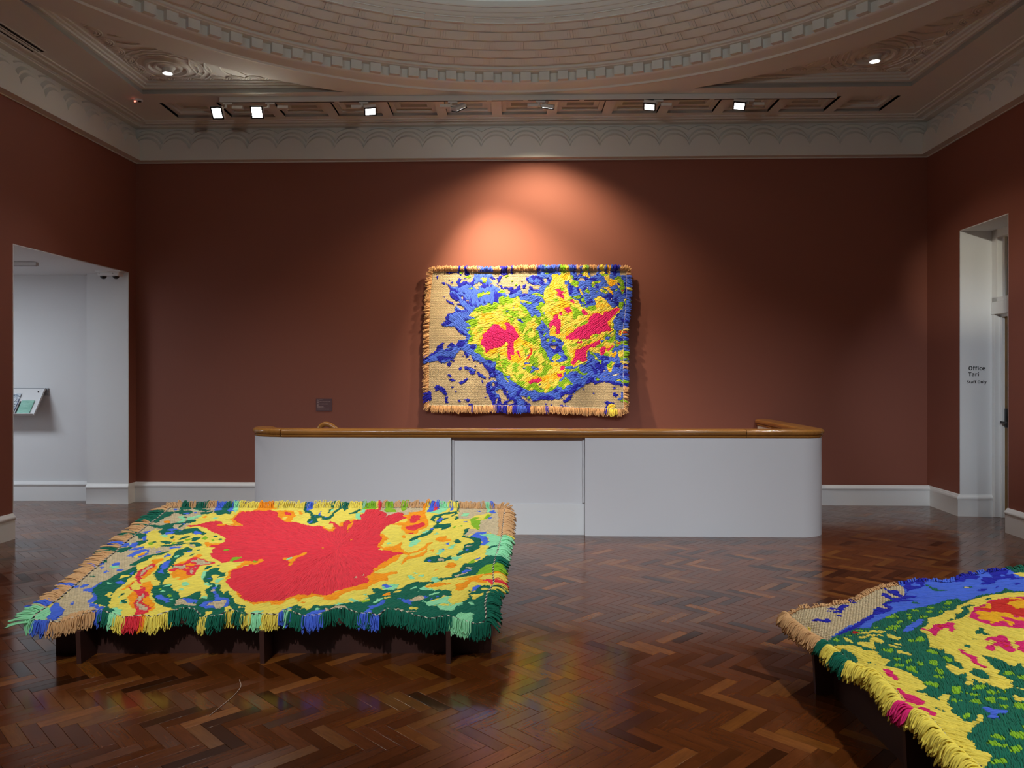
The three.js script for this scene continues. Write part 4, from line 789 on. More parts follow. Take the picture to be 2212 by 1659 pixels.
L 2237,-1458 2266,-1520 2310,-1520 2280,-1458 2333,-1474 2362,-1583 2389,-1583 2359,-1505 2313,-1443 2312,-1339 2304,-1281 2266,-1324 2256,-1413
L 2126,-1310 2149,-1354 2152,-1310
L 2171,-1332 2190,-1368 2197,-1339
B 2196,-1428 2223,-1428 2208,-1413
M 2293,-1183 2405,-1197 2471,-1142 2603,-1155 2598,-788 2448,-799 2376,-835 2373,-921 2396,-971 2370,-997 2393,-1062 2366,-1142
B 2254,-1155 2301,-1224 2368,-1231 2369,-1203 2318,-1183 2366,-1142 2378,-1075 2393,-1062 2366,-997 2332,-984 2349,-1048 2326,-1115 2275,-1142
J 2371,-1142 2392,-1101 2378,-1081
G 2213,-1155 2216,-1281 2245,-1310 2238,-1253 2219,-1155 2275,-1142 2326,-1115 2344,-1035 2333,-958 2298,-884 2242,-859 2197,-811 2187,-823 2224,-908 2232,-1009 2285,-1035 2294,-1062 2266,-1115 2205,-1135
B 2243,-921 2256,-946 2262,-921 2249,-896
J 2237,-971 2248,-1003 2287,-997 2264,-971
G 2155,-1062 2186,-1108 2200,-1048 2182,-1022
B 2109,-1022 2121,-1048 2133,-1022 2121,-997
B 2086,-921 2096,-940 2110,-921 2100,-902
M 2007,-1197 2025,-1224 2057,-1210 2030,-1176
M 1863,-984 1874,-1048 1906,-1108 1940,-1075 1918,-1009 1885,-958
M 1927,-1224 1948,-1267 1975,-1260 1950,-1210
M 2126,-933 2141,-984 2174,-1009 2146,-921
M 2066,-847 2079,-921 2113,-908 2086,-835
M 1714,-1022 1731,-1042 1754,-1022 1733,-997
M 2203,-872 2223,-933 2218,-859
G 1993,-718 2008,-776 2056,-811 2086,-835 2090,-799 2125,-776 2163,-829 2173,-764 2124,-729 2057,-707
J 2067,-741 2077,-788 2130,-764 2124,-735
B 2017,-729 2024,-753 2041,-729 2028,-718
M 2156,-799 2216,-811 2222,-788 2193,-741 2168,-764
B 2312,-776 2339,-799 2340,-776 2322,-764
L 2265,-707 2312,-776 2306,-718
G 2093,-484 2184,-499 2184,-552 2223,-574 2225,-617 2251,-707 2306,-707 2381,-811 2405,-829 2504,-776 2598,-741 2596,-639 2501,-650 2404,-695 2342,-617 2328,-531 2220,-489 2135,-458
J 2256,-628 2267,-661 2304,-661 2293,-617
B 2241,-574 2257,-606 2302,-606 2285,-584 2251,-552
J 2196,-510 2207,-542 2238,-552 2281,-579 2278,-563 2236,-520 2206,-499
G 2378,-921 2391,-971 2439,-990 2508,-921 2599,-884 2599,-847 2508,-884 2440,-971 2392,-933
L 2328,-531 2342,-617 2404,-695 2436,-707 2492,-661 2596,-628 2595,-510 2484,-552 2425,-574 2376,-552
O 1258,-197 1300,-205 1305,-235 1351,-282 1399,-274 1418,-294 1458,-274 1497,-259 1528,-274 1560,-322 1599,-354 1653,-387 1706,-429 1707,-463 1671,-497 1731,-532 1799,-550 1815,-541 1862,-576 1861,-559 1805,-532 1806,-480 1794,-446 1736,-404 1725,-346 1645,-322 1602,-290 1577,-243 1596,-235 1560,-197 1498,-212 1513,-235 1443,-251 1387,-228 1387,-190 1369,-178 1349,-228 1305,-212 1302,-175 1287,-145 1271,-152
O 1394,-175 1402,-186 1417,-167 1404,-163
O 1698,-595 1730,-649 1797,-803 1855,-842 1830,-744 1772,-622
O 994,-306 1023,-282 1049,-228 1097,-190 1136,-175 1185,-193 1304,-212 1299,-167 1285,-145 1236,-152 1225,-175 1176,-167 1142,-149 1106,-175 1058,-212 1027,-243
R 270,-1365 338,-1371 414,-1446 479,-1452 506,-1427 542,-1371 662,-1365 549,-1484 552,-1602 564,-1649 614,-1649 661,-1677 721,-1663 751,-1684 783,-1656 824,-1643 841,-1616 840,-1575 860,-1523 940,-1433 973,-1427 1001,-1439 1103,-1371 1153,-1346 1201,-1365 1226,-1334 1285,-1250 1311,-1250 1317,-1298 1313,-1334 1287,-1371 1292,-1408 1249,-1402 1252,-1446 1294,-1421 1330,-1358 1354,-1346 1349,-1408 1356,-1458 1376,-1471 1402,-1433 1421,-1471 1416,-1474 1468,-1481 1432,-1583 1464,-1616 1457,-1681 1503,-1706 1543,-1698 1537,-1869 1568,-1851 1566,-1664 1610,-1632 1632,-1599 1631,-1536 1665,-1599 1698,-1632 1731,-1632 1755,-1583 1754,-1552 1785,-1520 1764,-1474 1714,-1383 1679,-1339 1659,-1267 1648,-1183 1677,-1101 1669,-971 1688,-921 1723,-908 1757,-908 1793,-859 1828,-884 1863,-841 1818,-823 1798,-799 1745,-695 1703,-595 1718,-585 1709,-532 1671,-497 1699,-488 1709,-454 1706,-429 1653,-387 1599,-354 1549,-322 1528,-274 1497,-259 1458,-274 1419,-290 1401,-266 1353,-274 1305,-235 1300,-205 1258,-197 1238,-190 1186,-190 1136,-175 1097,-190 1049,-228 1023,-282 994,-306 974,-322 935,-371 906,-412 879,-446 889,-488 865,-514 874,-550 854,-595 890,-631 944,-696 879,-730 760,-715 680,-783 633,-842 688,-788 634,-847 642,-867 626,-898 626,-950 581,-971 569,-1014 626,-1003 647,-1035 635,-1112 585,-1169 537,-1215 490,-1238 441,-1298 374,-1346 283,-1334
O 519,-1035 546,-1052 581,-1014 618,-1025 647,-1035 630,-992 581,-992 573,-961 549,-992
O 474,-1371 504,-1408 552,-1408 531,-1371 487,-1358
O 483,-1458 563,-1471 660,-1371 603,-1371 546,-1396 515,-1371
Y 454,-1536 540,-1471 599,-1396 543,-1402 508,-1389
R 878,-1616 888,-1643 930,-1609 937,-1569 899,-1575
Y 891,-1510 904,-1542 924,-1536 923,-1478 905,-1478
O 1219,-1346 1278,-1262 1312,-1244 1323,-1310 1297,-1346 1298,-1286 1277,-1286 1232,-1346
O 1326,-1396 1348,-1433 1359,-1346 1339,-1334
O 1410,-1250 1398,-1346 1409,-1421 1424,-1433 1433,-1346 1415,-1286 1422,-1250
O 1418,-1233 1432,-1227 1427,-1209
O 1379,-1458 1413,-1484 1416,-1427
O 1304,-955 1316,-966 1324,-950 1320,-934
O 1469,-1090 1479,-1101 1482,-1068
O 1118,-758 1127,-793 1160,-788 1206,-847 1223,-888 1238,-878 1237,-837 1199,-788 1198,-749 1196,-701 1197,-659 1182,-668 1172,-729 1144,-749
M 1141,-763 1147,-793 1170,-807 1170,-778 1153,-758
O 861,-648 886,-720 887,-749 933,-729 963,-720 977,-783 1011,-763 1002,-729 976,-691 922,-691 899,-648
Y 765,-701 790,-739 836,-720 881,-701 872,-648 785,-648
L 790,-749 796,-797 844,-807 842,-778 825,-739 801,-729
L 944,-720 946,-749 970,-744 964,-715
L 688,-908 725,-929 736,-919 716,-898 694,-893
O 869,-463 865,-514 853,-576 847,-604 884,-649 902,-706 910,-682 890,-631 858,-595 874,-550 885,-488
J 1605,-497 1635,-514 1629,-488
J 1639,-528 1673,-545 1667,-519
R 1817,-1443 1815,-1536 1833,-1567 1884,-1552 1881,-1489 1858,-1413 1827,-1405
R 1801,-1324 1858,-1368 1916,-1413 1937,-1391 1930,-1339 1893,-1295 1873,-1253 1817,-1281
R 1837,-1210 1876,-1224 1864,-1197`;
const TRACE_WALL = `B 217,260 241,201 336,202 407,137 478,155 502,108 520,49 715,43 750,120 673,191 740,156 764,203 823,227 882,274 918,286 965,239 1036,192 1071,281 1142,287 1154,228 1272,234 1295,181 1142,163 1130,98 1183,69 1260,69 1236,-126 1484,-125 1484,11 1521,23 2167,19 2167,-63 2401,-62 2401,854 2401,1306 2301,1365 2167,1329 1991,1306 1850,1318 1768,1365 1697,1441 1568,1465 1521,1494 1575,1506 1413,1524 1266,1518 1219,1536 1177,1524 1059,1465 1036,1477 1118,1554 1177,1595 1177,1742 728,1743 764,1501 705,1448 759,1566 703,1525 662,1436 650,1341 703,1312 759,1259 715,1247 626,1093 585,1081 502,1052 478,981 419,1034 395,945 348,939 277,1028 217,1075 122,1105 81,1063 -8,1087 -151,1152 -151,1010 -26,1010 33,975 81,915 140,850 140,939 241,916 200,904 241,856 300,886 336,821 407,821 419,781 354,758 288,669 182,663 140,657 134,633 182,586 170,568 217,521 288,485 277,450 348,379 294,373 241,320 229,296
D 134,142 164,148 164,172 134,166
D 200,107 223,113 211,124
D 235,142 253,148 241,160
D 63,59 81,65 78,100 66,100
D 395,101 419,101 413,119 401,119
D 146,314 170,325 152,325
D 182,343 205,349 271,391 265,406 235,397 188,361
D 176,154 205,166 253,219 288,225 336,261 300,267 265,249 217,255 229,231
D 300,142 324,95 354,107 348,166 395,137 419,131 449,161 454,184 407,172 360,202 324,208 288,196 336,184
D 217,284 253,272 300,308 336,355 312,367 271,349 241,320
D 324,284 371,296 478,403 502,433 466,421 401,373 360,344
D 283,450 312,462 360,480 419,486 389,498 312,491
D 170,562 211,527 277,491 288,497 217,539 217,592 241,633 182,651 134,663 128,633 194,604
D 294,669 360,716 419,758 472,782 449,787 360,752 300,693
D 484,143 508,90 537,126 508,149 514,179 496,202 454,178
D 555,149 608,138 632,167 668,191 626,220 573,208 602,185
D 549,338 573,344 567,380
D 608,386 644,386 626,409
D 371,255 407,267 395,291
J 508,190 531,161 585,155 614,173 602,191 567,197 579,226 555,235 526,208
J 348,308 377,308 389,338 383,356 360,338
J 419,344 443,356 449,379 425,368
J 294,379 336,373 348,397 312,403
J 300,426 348,415 395,438 395,462 360,468 324,444
J 679,96 715,85 759,109 759,203 733,168 715,132
L 389,90 454,60 478,90 466,102 419,90
L 585,96 614,84 662,102 650,144 620,144 597,114
L 437,226 478,208 490,232 454,238
L 549,279 591,279 620,256 638,279 679,250 709,256 697,286 626,297 555,327
D 176,-71 324,-70 336,36 377,66 348,66 300,30 241,42 182,35
D 395,-70 454,-70 443,66 401,54
L 336,-70 389,-70 371,48 342,42
L 454,-70 496,-70 496,25 454,25
D 705,73 740,85 764,97 764,120 734,108 705,97
D 782,97 805,73 841,73 805,150 788,144
L 864,74 900,56 912,80 882,91
L 935,127 959,121 959,145
L 988,163 1009,163 1006,192 991,186
D 1047,127 1077,124 1071,136
D 817,-68 906,-68 894,50 853,62 817,44
D 941,-68 988,-68 965,44 938,50
D 758,165 829,180 847,209 923,215 941,204 965,216 959,239 1012,216 1036,180 1059,228 1024,239 1000,263 941,298 918,292 935,245 900,227 841,227
J 870,286 900,239 929,245 918,286 900,298
J 740,168 823,191 823,227 793,221 764,203
D 1077,198 1118,175 1118,192 1112,222 1089,216
D 1160,204 1183,199 1207,228 1283,240 1277,252 1213,252 1171,240
D 1083,287 1130,281 1142,299 1106,310 1047,316
D 1142,311 1189,311 1177,322 1148,322
D 1124,92 1160,92 1142,122 1154,157 1207,157 1224,134 1189,104 1183,69 1248,75 1307,87 1319,128 1331,164 1307,181 1272,152 1236,169 1165,169 1130,139
B 1219,122 1242,98 1301,128 1295,146 1254,158 1224,140
D 1372,93 1401,87 1419,140 1442,170 1437,199 1401,182 1389,128 1372,128
J 1325,111 1366,99 1360,164 1331,164
D 1224,364 1272,329 1266,376 1236,387
D 1248,22 1283,28 1295,46 1260,45
L 1336,46 1354,28 1384,52 1360,69
L 788,256 823,233 870,245 882,263 835,274
L 705,404 764,380 811,392 782,345 841,304 870,333 912,298 941,345 1000,322 1036,310 1059,357 1118,375 1177,381 1195,417 1142,399 1083,387 1047,369 1059,393 1118,440 1154,482 1189,564 1236,529 1295,517 1272,476 1236,464 1195,440 1283,423 1272,393 1301,382 1348,394 1325,335 1283,311 1189,287 1236,264 1295,287 1342,311 1331,252 1366,193 1395,182 1401,288 1354,405 1295,612 1325,635 1289,635 1236,694 1272,730 1295,853 1295,893 1000,857 705,1046 759,1076 656,1058 508,951 531,934 549,869 419,880 478,782 431,728 472,699 407,675 478,657 401,604 514,569 443,539 508,468 591,427 656,415 668,386 759,404
L 705,1046 764,1082 764,1152 841,1206 876,1253 971,1312 1036,1359 1106,1406 1236,1412 1283,1447 1384,1442 1454,1406 1490,1359 1575,1400 1575,1318 1495,1312 1542,1253 1575,1129 1495,1082 1407,1076 1372,999 1348,946 1295,893 1283,822 1177,799 1000,798 705,940
L 847,1235 876,1253 923,1318 906,1324
Y 759,439 656,451 608,474 537,504 585,539 526,575 555,610 537,681 466,693 502,717 478,746 526,770 526,798 549,869 585,946 673,1034 759,1058 847,1176 894,1235 953,1271 988,1318 1036,1347 1059,1318 1130,1341 1236,1371 1295,1377 1342,1406 1407,1377 1401,1329 1490,1306 1531,1271 1495,1247 1542,1141 1495,1094 1372,1082 1319,1023 1307,917 1260,905 1272,799 1248,759 1219,730 1248,700 1213,671 1236,570 1189,570 1118,493 1106,440 1071,464 1024,405 988,440 912,416 882,387 870,416 811,404 764,416
Y 1336,282 1384,258 1401,205 1395,170 1442,111 1419,70 1472,52 1575,58 1575,853 1472,789 1401,771 1401,712 1342,641 1295,570 1342,500 1283,464 1354,394 1331,346
L 526,770 567,764 567,852 537,852
L 788,969 811,975 811,1064 835,1129 799,1082
L 853,1058 882,1052 959,1117 935,1117 888,1076 894,1212 864,1164
L 1047,1129 1118,1129 1177,1147 1236,1141 1272,1164 1236,1212 1295,1271 1354,1235 1378,1182 1448,1147 1401,1111 1319,1129 1295,1094 1360,1100 1319,1182 1272,1182 1224,1235 1148,1212
L 965,1217 1000,1235 1036,1306 1083,1306 1154,1353 1272,1365 1295,1400 1213,1400 1083,1365 1024,1330
L 1189,976 1219,923 1254,923 1219,999 1213,1070 1165,1058
L 1083,976 1118,940 1154,970 1095,1005
L 1395,1335 1460,1335 1448,1365 1413,1359
L 1195,834 1236,810 1230,869 1195,905
B 1083,1099 1154,1091 1160,1105 1106,1114
B 1177,1135 1260,1141 1266,1164 1219,1182 1165,1212 1165,1194 1207,1176
B 1083,1147 1106,1147 1112,1164
B 1219,1102 1245,1105 1230,1111
B 882,1253 923,1235 935,1259 900,1288
V 1106,1282 1154,1265 1236,1247 1325,1271 1378,1223 1484,1206 1531,1235 1490,1265 1354,1288 1325,1312 1236,1318 1177,1341 1118,1312
P 1148,1318 1195,1294 1266,1265 1295,1288 1319,1306 1272,1318 1219,1324 1177,1341
V 1495,1129 1575,1117 1575,1200 1542,1271 1478,1259
P 1513,1153 1542,1135 1572,1135 1560,1176 1519,1182
P 1484,1223 1542,1212 1537,1253 1495,1253
V 579,817 620,746 727,652 759,605 793,605 900,593 988,658 1059,747 1036,818 1118,834 1177,869 1059,887 1118,976 1036,1094 965,1088 882,1005 764,963 759,987 656,987 567,863
V 591,522 656,498 759,475 759,510 656,534 620,557
P 705,670 740,634 799,634 829,682 876,711 888,694 870,629 900,611 959,658 1012,729 1047,782 1030,800 988,830 983,822 977,899 988,999 959,993 941,964 953,1064 912,1046 894,975 906,905 923,863 894,851 823,904 705,934 759,928 691,934 656,975 638,916 585,863 614,798 608,852 620,758 703,670 759,628
P 1000,952 1024,946 1059,1035 1042,1023 1018,987
X 1130,1052 1171,970 1177,917 1195,911 1183,993 1142,1058
B 1118,1017 1154,993 1148,1017
P 1448,229 1484,235 1525,229 1575,259 1575,347 1554,353 1519,329 1478,294 1495,259
V 1342,494 1413,435 1531,418 1575,365 1575,494 1495,524 1413,524 1342,523
P 1401,612 1442,571 1448,530 1495,524 1501,583 1531,600 1575,648 1579,636 1626,683 1597,712 1538,754 1575,754 1478,748 1478,671 1437,647 1407,700 1395,636
P 1522,500 1542,488 1548,524 1531,536
V 1431,659 1478,653 1484,683 1466,712 1472,748 1437,759 1413,724
B 1018,564 1059,576 1101,623 1083,635 1036,594
B 1083,558 1112,594 1089,588
B 888,475 918,475 906,493
B 965,440 994,446 983,458
L 912,493 959,487 988,523 971,546 918,517
L 864,440 900,446 894,487 870,475
L 894,540 1000,570 971,617 912,570
L 1053,653 1095,700 1095,753 1065,723
L 1118,523 1177,541 1195,582 1130,552
B 1154,476 1118,405 1189,423 1224,405 1236,464 1195,564
B 1224,482 1260,470 1295,529 1254,559
B 1254,694 1301,665 1301,629 1331,629 1384,730 1395,783 1490,795 1519,853 1513,834 1531,905 1575,982 1532,917 1556,994 1597,1029 1591,1076 1532,1076 1554,1070 1507,999 1466,982 1413,1047 1401,1058 1366,993 1354,929 1301,893 1295,834 1272,759
D 1272,712 1325,730 1319,753 1277,741
D 1389,887 1401,870 1490,876 1531,911 1525,952 1495,976 1437,982 1413,929
J 1392,884 1442,893 1495,885 1478,911 1454,940 1413,911
L 1348,817 1372,799 1407,805 1384,834 1360,840
L 1413,852 1442,817 1472,817 1466,852
L 1313,700 1331,688 1342,706 1319,718
L 1313,777 1354,736 1366,753 1331,789
L 1407,1047 1448,994 1495,982 1531,1017 1519,1058 1460,1082
Y 1437,1023 1472,1017 1460,1041
Y 1484,1052 1531,1029 1519,1064
L 1521,11 1615,11 1626,41 1591,53 1532,58
Y 1521,46 1579,47 1626,12 1638,76 1668,124 1715,153 1744,200 1715,206 1650,182 1609,129 1521,111
V 1538,76 1585,58 1621,82 1585,112 1550,123
L 1638,47 1662,71 1691,112 1744,147 1750,177 1715,171 1668,112
D 1668,-65 1703,-65 1697,47 1679,53
D 1674,88 1709,65 1741,68 1715,127 1682,115
B 1685,91 1709,77 1732,80 1712,112 1691,109
J 1703,12 1756,12 1756,53 1715,65
J 1732,118 1768,83 1803,101 1803,130 1756,136
D 1797,83 1826,83 1838,107 1815,130 1803,112
Y 1768,42 1803,12 1838,59 1873,89 1856,112 1838,89 1779,59
L 1803,-64 1844,-64 1844,42 1838,59 1803,36
J 1850,12 1967,13 1944,66 1885,83
D 1955,48 1973,48 1973,72 1955,72
Y 1979,36 2026,13 2049,60 2102,60 2096,113 2073,160 2049,125 2020,66
V 2049,-63 2108,-63 2102,55 2073,60
L 1991,48 2026,48 2049,72 2008,66
D 2108,-87 2196,-86 2172,20 2161,49 2120,31
D 2131,72 2161,25 2196,37 2155,78
J 2208,-86 2401,-85 2401,114 2301,108 2272,67 2225,73
Y 2073,125 2102,107 2172,125 2178,114 2219,90 2260,137 2266,184 2278,214 2260,302 2237,284 2219,220 2167,167 2114,208 2079,184
V 2079,160 2108,113 2172,131 2155,184 2108,207
D 2167,161 2196,149 2219,167 2225,190 2196,172
X 2237,237 2255,243 2249,273
L 2155,102 2196,78 2225,90 2172,119
L 2149,237 2178,225 2196,231 2178,255
Y 1879,177 1903,136 1991,131 1997,154 1932,166 1938,207 1903,213
L 1879,171 1903,154 1926,207 1897,207
L 1797,259 1820,236 1873,248 1862,283 1826,271
L 1991,254 2008,219 2073,266 2079,296 2026,278
V 2008,207 2085,196 2149,284 2137,290 2085,260 2049,225
D 1991,278 2026,325 2073,301 2085,272 2131,284 2143,325 2120,355 2149,390 2108,366 2079,337 2020,331
W 2108,343 2126,331 2114,366
D 1832,377 1873,360 1897,342 1920,383 1873,395 1832,413
W 1885,366 1903,378 1891,389
D 1615,229 1638,194 1668,206 1674,241 1650,300 1626,288
D 1715,212 1744,212 1756,253 1738,277
D 1791,230 1838,207 1856,218 1803,242
W 1815,212 1844,207 1838,224
D 1815,289 1838,283 1844,307
D 1756,348 1773,336 1779,383 1762,377
D 1944,183 1985,201 1967,236 1944,230
D 2172,308 2202,302 2196,325
L 1867,295 1885,295 1879,336
L 1938,254 1961,254 1955,278
L 1756,365 1797,312 1815,365 1815,418 1797,395
L 1679,312 1732,300 1768,301 1744,342 1715,342
V 1750,230 1768,230 1791,289 1768,295
Y 1521,170 1609,171 1615,300 1685,342 1750,377 1756,436 1850,472 1944,407 1926,348 1967,307 2038,337 2108,425 2143,443 2219,467 2213,502 2172,549 2126,625 2143,713 2085,760 2020,831 1932,835 1991,859 2108,835 2167,876 2108,1006 2026,994 1955,976 1850,953 1832,1035 1815,1088 1697,1135 1632,1129 1609,1035 1544,929 1574,835 1521,818
V 1521,347 1609,365 1697,406 1668,436 1632,406 1650,465 1662,506 1609,524 1550,542 1521,465
L 1756,395 1779,407 1826,448 1873,425 1932,419 1944,460 1897,489 1838,477 1785,442
L 1632,412 1674,442 1721,448 1750,507 1697,583 1668,577 1662,524 1674,477
L 1920,342 1961,325 2008,378 2020,395 1955,372
L 1979,472 2002,466 2008,495
L 1532,583 1556,577 1562,600
L 1591,595 1626,606 1609,630
L 1685,654 1721,648 1697,683
L 2114,631 2143,596 2155,643 2137,690 2114,684
L 2196,408 2231,373 2260,390 2255,473 2219,467
L 2038,796 2061,760 2120,755 2143,713 2172,719 2167,819 2213,843 2108,854 2020,849
B 2043,796 2067,778 2108,790 2085,825 2049,825
D 2278,161 2342,132 2401,126 2401,314 2284,308 2272,232
L 2255,343 2401,349 2401,426 2284,408
D 2219,572 2313,573 2401,561 2401,637 2255,625
D 2161,525 2225,502 2184,561
Y 2196,725 2225,702 2290,720 2307,755 2260,743 2225,772 2196,755
X 2211,719 2237,725 2225,761 2211,749
D 2184,784 2237,796 2213,819
P 1521,253 1568,265 1574,282 1538,282 1574,324 1568,353 1521,329
P 1632,353 1668,347 1703,389 1685,400 1638,377
P 1568,459 1597,441 1638,447 1650,483 1609,506 1579,483
P 1521,488 1544,488 1550,530 1521,536
P 1773,471 1803,466 1850,519 1820,536 1779,507
V 1838,560 1873,542 1856,613 1791,589
V 1850,542 1897,507 2032,490 2196,437 2225,472 2143,543 2114,613 2108,672 2137,719 2038,731 1932,760 1862,819 1556,818 1691,695 1862,607
P 1862,554 1879,536 1897,542 1897,513 1967,519 2020,543 2032,496 2114,484 2143,466 2196,449 2213,472 2167,513 2126,572 2067,619 2096,660 2120,713 2061,719 2008,737 1991,760 1897,754 1856,813 1756,813 1585,813 1597,783 1668,730 1691,701 1773,660 1856,619 1862,589
V 1674,952 1803,888 1967,811 2002,847 1967,900 1885,929 1844,964 1838,1082 1715,1070 1715,1117 1638,1129 1632,1094 1662,1035
P 1685,964 1709,935 1756,929 1803,900 1873,882 1932,841 1973,823 1991,835 1973,882 1926,923 1867,917 1832,958 1832,1059 1826,1076 1715,1064 1703,1094 1691,1117 1644,1111 1674,1047 1685,1011
P 1691,841 1709,852 1768,835 1803,847 1785,858 1715,864
V 1973,935 1991,894 2061,894 2137,876 2161,900 2049,970 2002,1012 1979,988
P 1979,935 1997,906 2043,900 2067,923 2049,959 2002,1006 1985,976
P 2067,935 2131,888 2149,888 2143,912 2085,953
L 1850,959 1897,964 1944,1000 1967,1053 2008,1059 2002,1112 1967,1070 1932,1059 1920,1006 1873,976
L 1732,894 1815,864 1815,882 1750,911
L 1826,853 1885,817 1897,823 1838,870
L 2008,1000 2049,970 2096,994 2167,1035 2255,1065 2401,1053 2401,877 2249,877 2255,947 2213,941 2190,976 2213,1047 2155,1035 2114,1018 2032,1012
L 2167,859 2243,835 2401,836 2249,871 2178,906
Y 2172,835 2225,853 2219,882 2178,871
X 2187,859 2213,847 2219,865 2202,877
X 2102,835 2120,832 2114,850
V 2108,994 2155,965 2184,976 2155,1035
L 1579,1164 1715,1153 1726,1135 1815,1094 1826,1106 1744,1129 1744,1182 1785,1206 1832,1206 1838,1223 1768,1229 1721,1194 1638,1182 1597,1235 1579,1200
L 1579,1247 1609,1288 1668,1318 1668,1347 1579,1365 1556,1406 1538,1400 1556,1353 1532,1312
L 2067,1112 2114,1076 2161,1082 2137,1129 2131,1176 2108,1212 2085,1200
Y 2067,1135 2126,1147 2161,1088 2131,1082 2120,1165 2102,1200
Y 2213,1071 2401,1077 2401,1165 2296,1153 2249,1118
L 2149,1288 2184,1282 2301,1329 2284,1341 2196,1312
L 1932,1271 1955,1259 1979,1271 1967,1294 1938,1294
L 1603,1017 1638,1017 1638,1129 1591,1141 1521,1129 1521,1094 1597,1076
L 1744,1265 1779,1259 1785,1271 1756,1282
Y 1568,964 1609,982 1574,999
Y 1521,1094 1609,1082 1603,1100 1521,1117
D 1873,1117 1903,1129 1944,1188 1926,1129 1932,1088 1985,1082 1985,1118 2038,1147 2067,1182 2032,1206 1979,1229 1985,1182 1955,1153 1955,1206 1926,1235
D 2026,1053 2085,1029 2090,1053 2038,1070
D 1862,1059 1885,1053 1885,1088
D 2155,1118 2243,1094 2208,1153 2167,1147
D 2184,1065 2208,1065 2196,1079
W 2020,1176 2061,1182 2032,1194
W 2126,1235 2213,1206 2167,1253
J 2213,1141 2243,1118 2225,1171
J 2020,1241 2043,1241 2032,1265
J 2067,1235 2096,1229 2090,1253
D 2208,1223 2237,1200 2231,1235
D 2043,1253 2067,1247 2049,1265
D 1668,1377 1715,1335 1768,1359 1815,1347 1856,1259 1920,1253 1920,1306 1979,1294 2049,1306 2143,1312 2196,1329 2401,1365 2401,1382 2284,1376 2155,1347 2049,1318 1991,1312 1920,1341 1885,1323 1832,1341 1768,1371 1721,1371 1715,1424 1679,1447 1615,1459 1568,1459 1521,1500 1521,1436 1609,1424
D 1615,1488 1626,1459 1662,1483 1638,1518 1568,1553 1556,1536
D 1779,1394 1803,1394 1791,1409
D 1897,1447 1932,1447 1920,1459
D 2126,1388 2155,1376 2155,1394 2137,1400
D 2137,1435 2190,1465 2172,1488 2137,1470
D 2032,1553 2061,1541 2131,1559 2184,1559 2085,1571 2067,1612 2032,1624 2055,1588
B 2225,1429 2401,1423 2401,1500 2225,1506
L 2208,1523 2237,1517 2401,1541 2401,1558 2213,1541
L 1979,1741 2049,1623 2079,1588 2108,1635 2108,1741
Y 2085,1582 2172,1582 2155,1617 2102,1635
B 2167,1512 2225,1506 2213,1535
B 2108,1641 2272,1641 2272,1741 2108,1741
D 1521,1577 1638,1595 1621,1742 1521,1742
D 1260,1347 1283,1338 1289,1353 1272,1359
D 1272,1388 1295,1383 1319,1400 1295,1406
D 988,1412 1036,1448 1118,1501 1154,1530 1213,1536 1266,1512 1283,1489 1384,1477 1472,1494 1442,1524 1348,1524 1266,1524 1213,1548 1177,1530 1130,1512 1071,1471
D 1000,1418 1071,1430 1036,1454 1059,1483 1130,1560 1118,1571 1053,1495 1018,1465
L 1130,1501 1154,1486 1183,1518 1165,1521
D 705,1152 758,1129 770,1247 734,1223
D 1012,1371 1059,1377 1071,1394 1036,1395
D 793,1271 811,1330 882,1400 929,1495 882,1507 847,1412 811,1353
D 728,1495 1036,1495 1059,1743 728,1743
D 705,1330 788,1312 793,1359 740,1389
J 752,1418 793,1395 841,1406 864,1477 823,1507 799,1465
J 882,1395 900,1395 912,1436 888,1471
J 705,1271 752,1265 788,1300 740,1300 705,1312
J 717,1330 758,1324 740,1359
J 752,1525 782,1501 782,1566 752,1578
J 805,1471 876,1471 900,1507 935,1501 912,1530 864,1530 847,1566 823,1554
J 894,1548 965,1524 994,1560 941,1578 906,1578
B 988,1459 1036,1507 1059,1743 1036,1743 1012,1530 941,1483
D 1118,1560 1165,1566 1183,1601 1177,1742 1053,1743 1083,1613
B 1136,1583 1177,1583 1177,1742 1148,1743
D 1495,1606 1575,1606 1575,1742 1495,1742
D 1348,1565 1366,1571 1354,1583
D 1410,1574 1425,1577 1413,1586
D 140,844 152,850 134,886 146,904 122,939 87,921 63,915
D -26,1010 51,969 63,981 -2,1022
D 194,904 235,856 271,868 294,916 253,910 217,904
D 140,945 217,939 253,922 265,927 217,951
D 69,1010 134,1004 217,1028 265,1022 241,1046 134,1058 128,1105 87,1063
D 217,1040 277,1058 265,1072 217,1052
D 188,1123 200,1087 241,1087 217,1129
D 294,886 348,821 401,833 407,874 360,910 324,922
D 342,945 360,916 377,934
D 377,957 395,951 389,969
D 377,999 389,1004 380,1016
D 395,981 425,963 443,1022 431,1034
D 449,1040 466,1052 454,1070
D 496,1010 526,1070 502,1070
D 454,904 490,886 531,904 514,940 466,922
D 591,1081 626,1093 727,1247 759,1253 759,1271 715,1253
D 632,1105 668,1123 715,1164 715,1235
D 561,1093 585,1093 573,1117
D 514,1129 534,1123 531,1146
D 336,1164 354,1146 371,1158 366,1182 342,1182
D 188,1217 241,1235 247,1259 217,1259
D 217,1288 235,1271 283,1288 288,1306 229,1309
D 253,1247 271,1241 259,1256
D 336,1318 389,1300 413,1265 431,1259 434,1288 383,1345 342,1336
D 398,1126 472,1155 534,1176 508,1232 478,1232 440,1203 460,1185 407,1161
B 419,1146 472,1164 520,1182 502,1217 472,1182
D 546,1211 573,1209 641,1253 644,1285 561,1250
B 579,1217 635,1256 632,1268 585,1241
D 597,1300 614,1288 623,1330 602,1324
D 15,1300 33,1318 21,1321
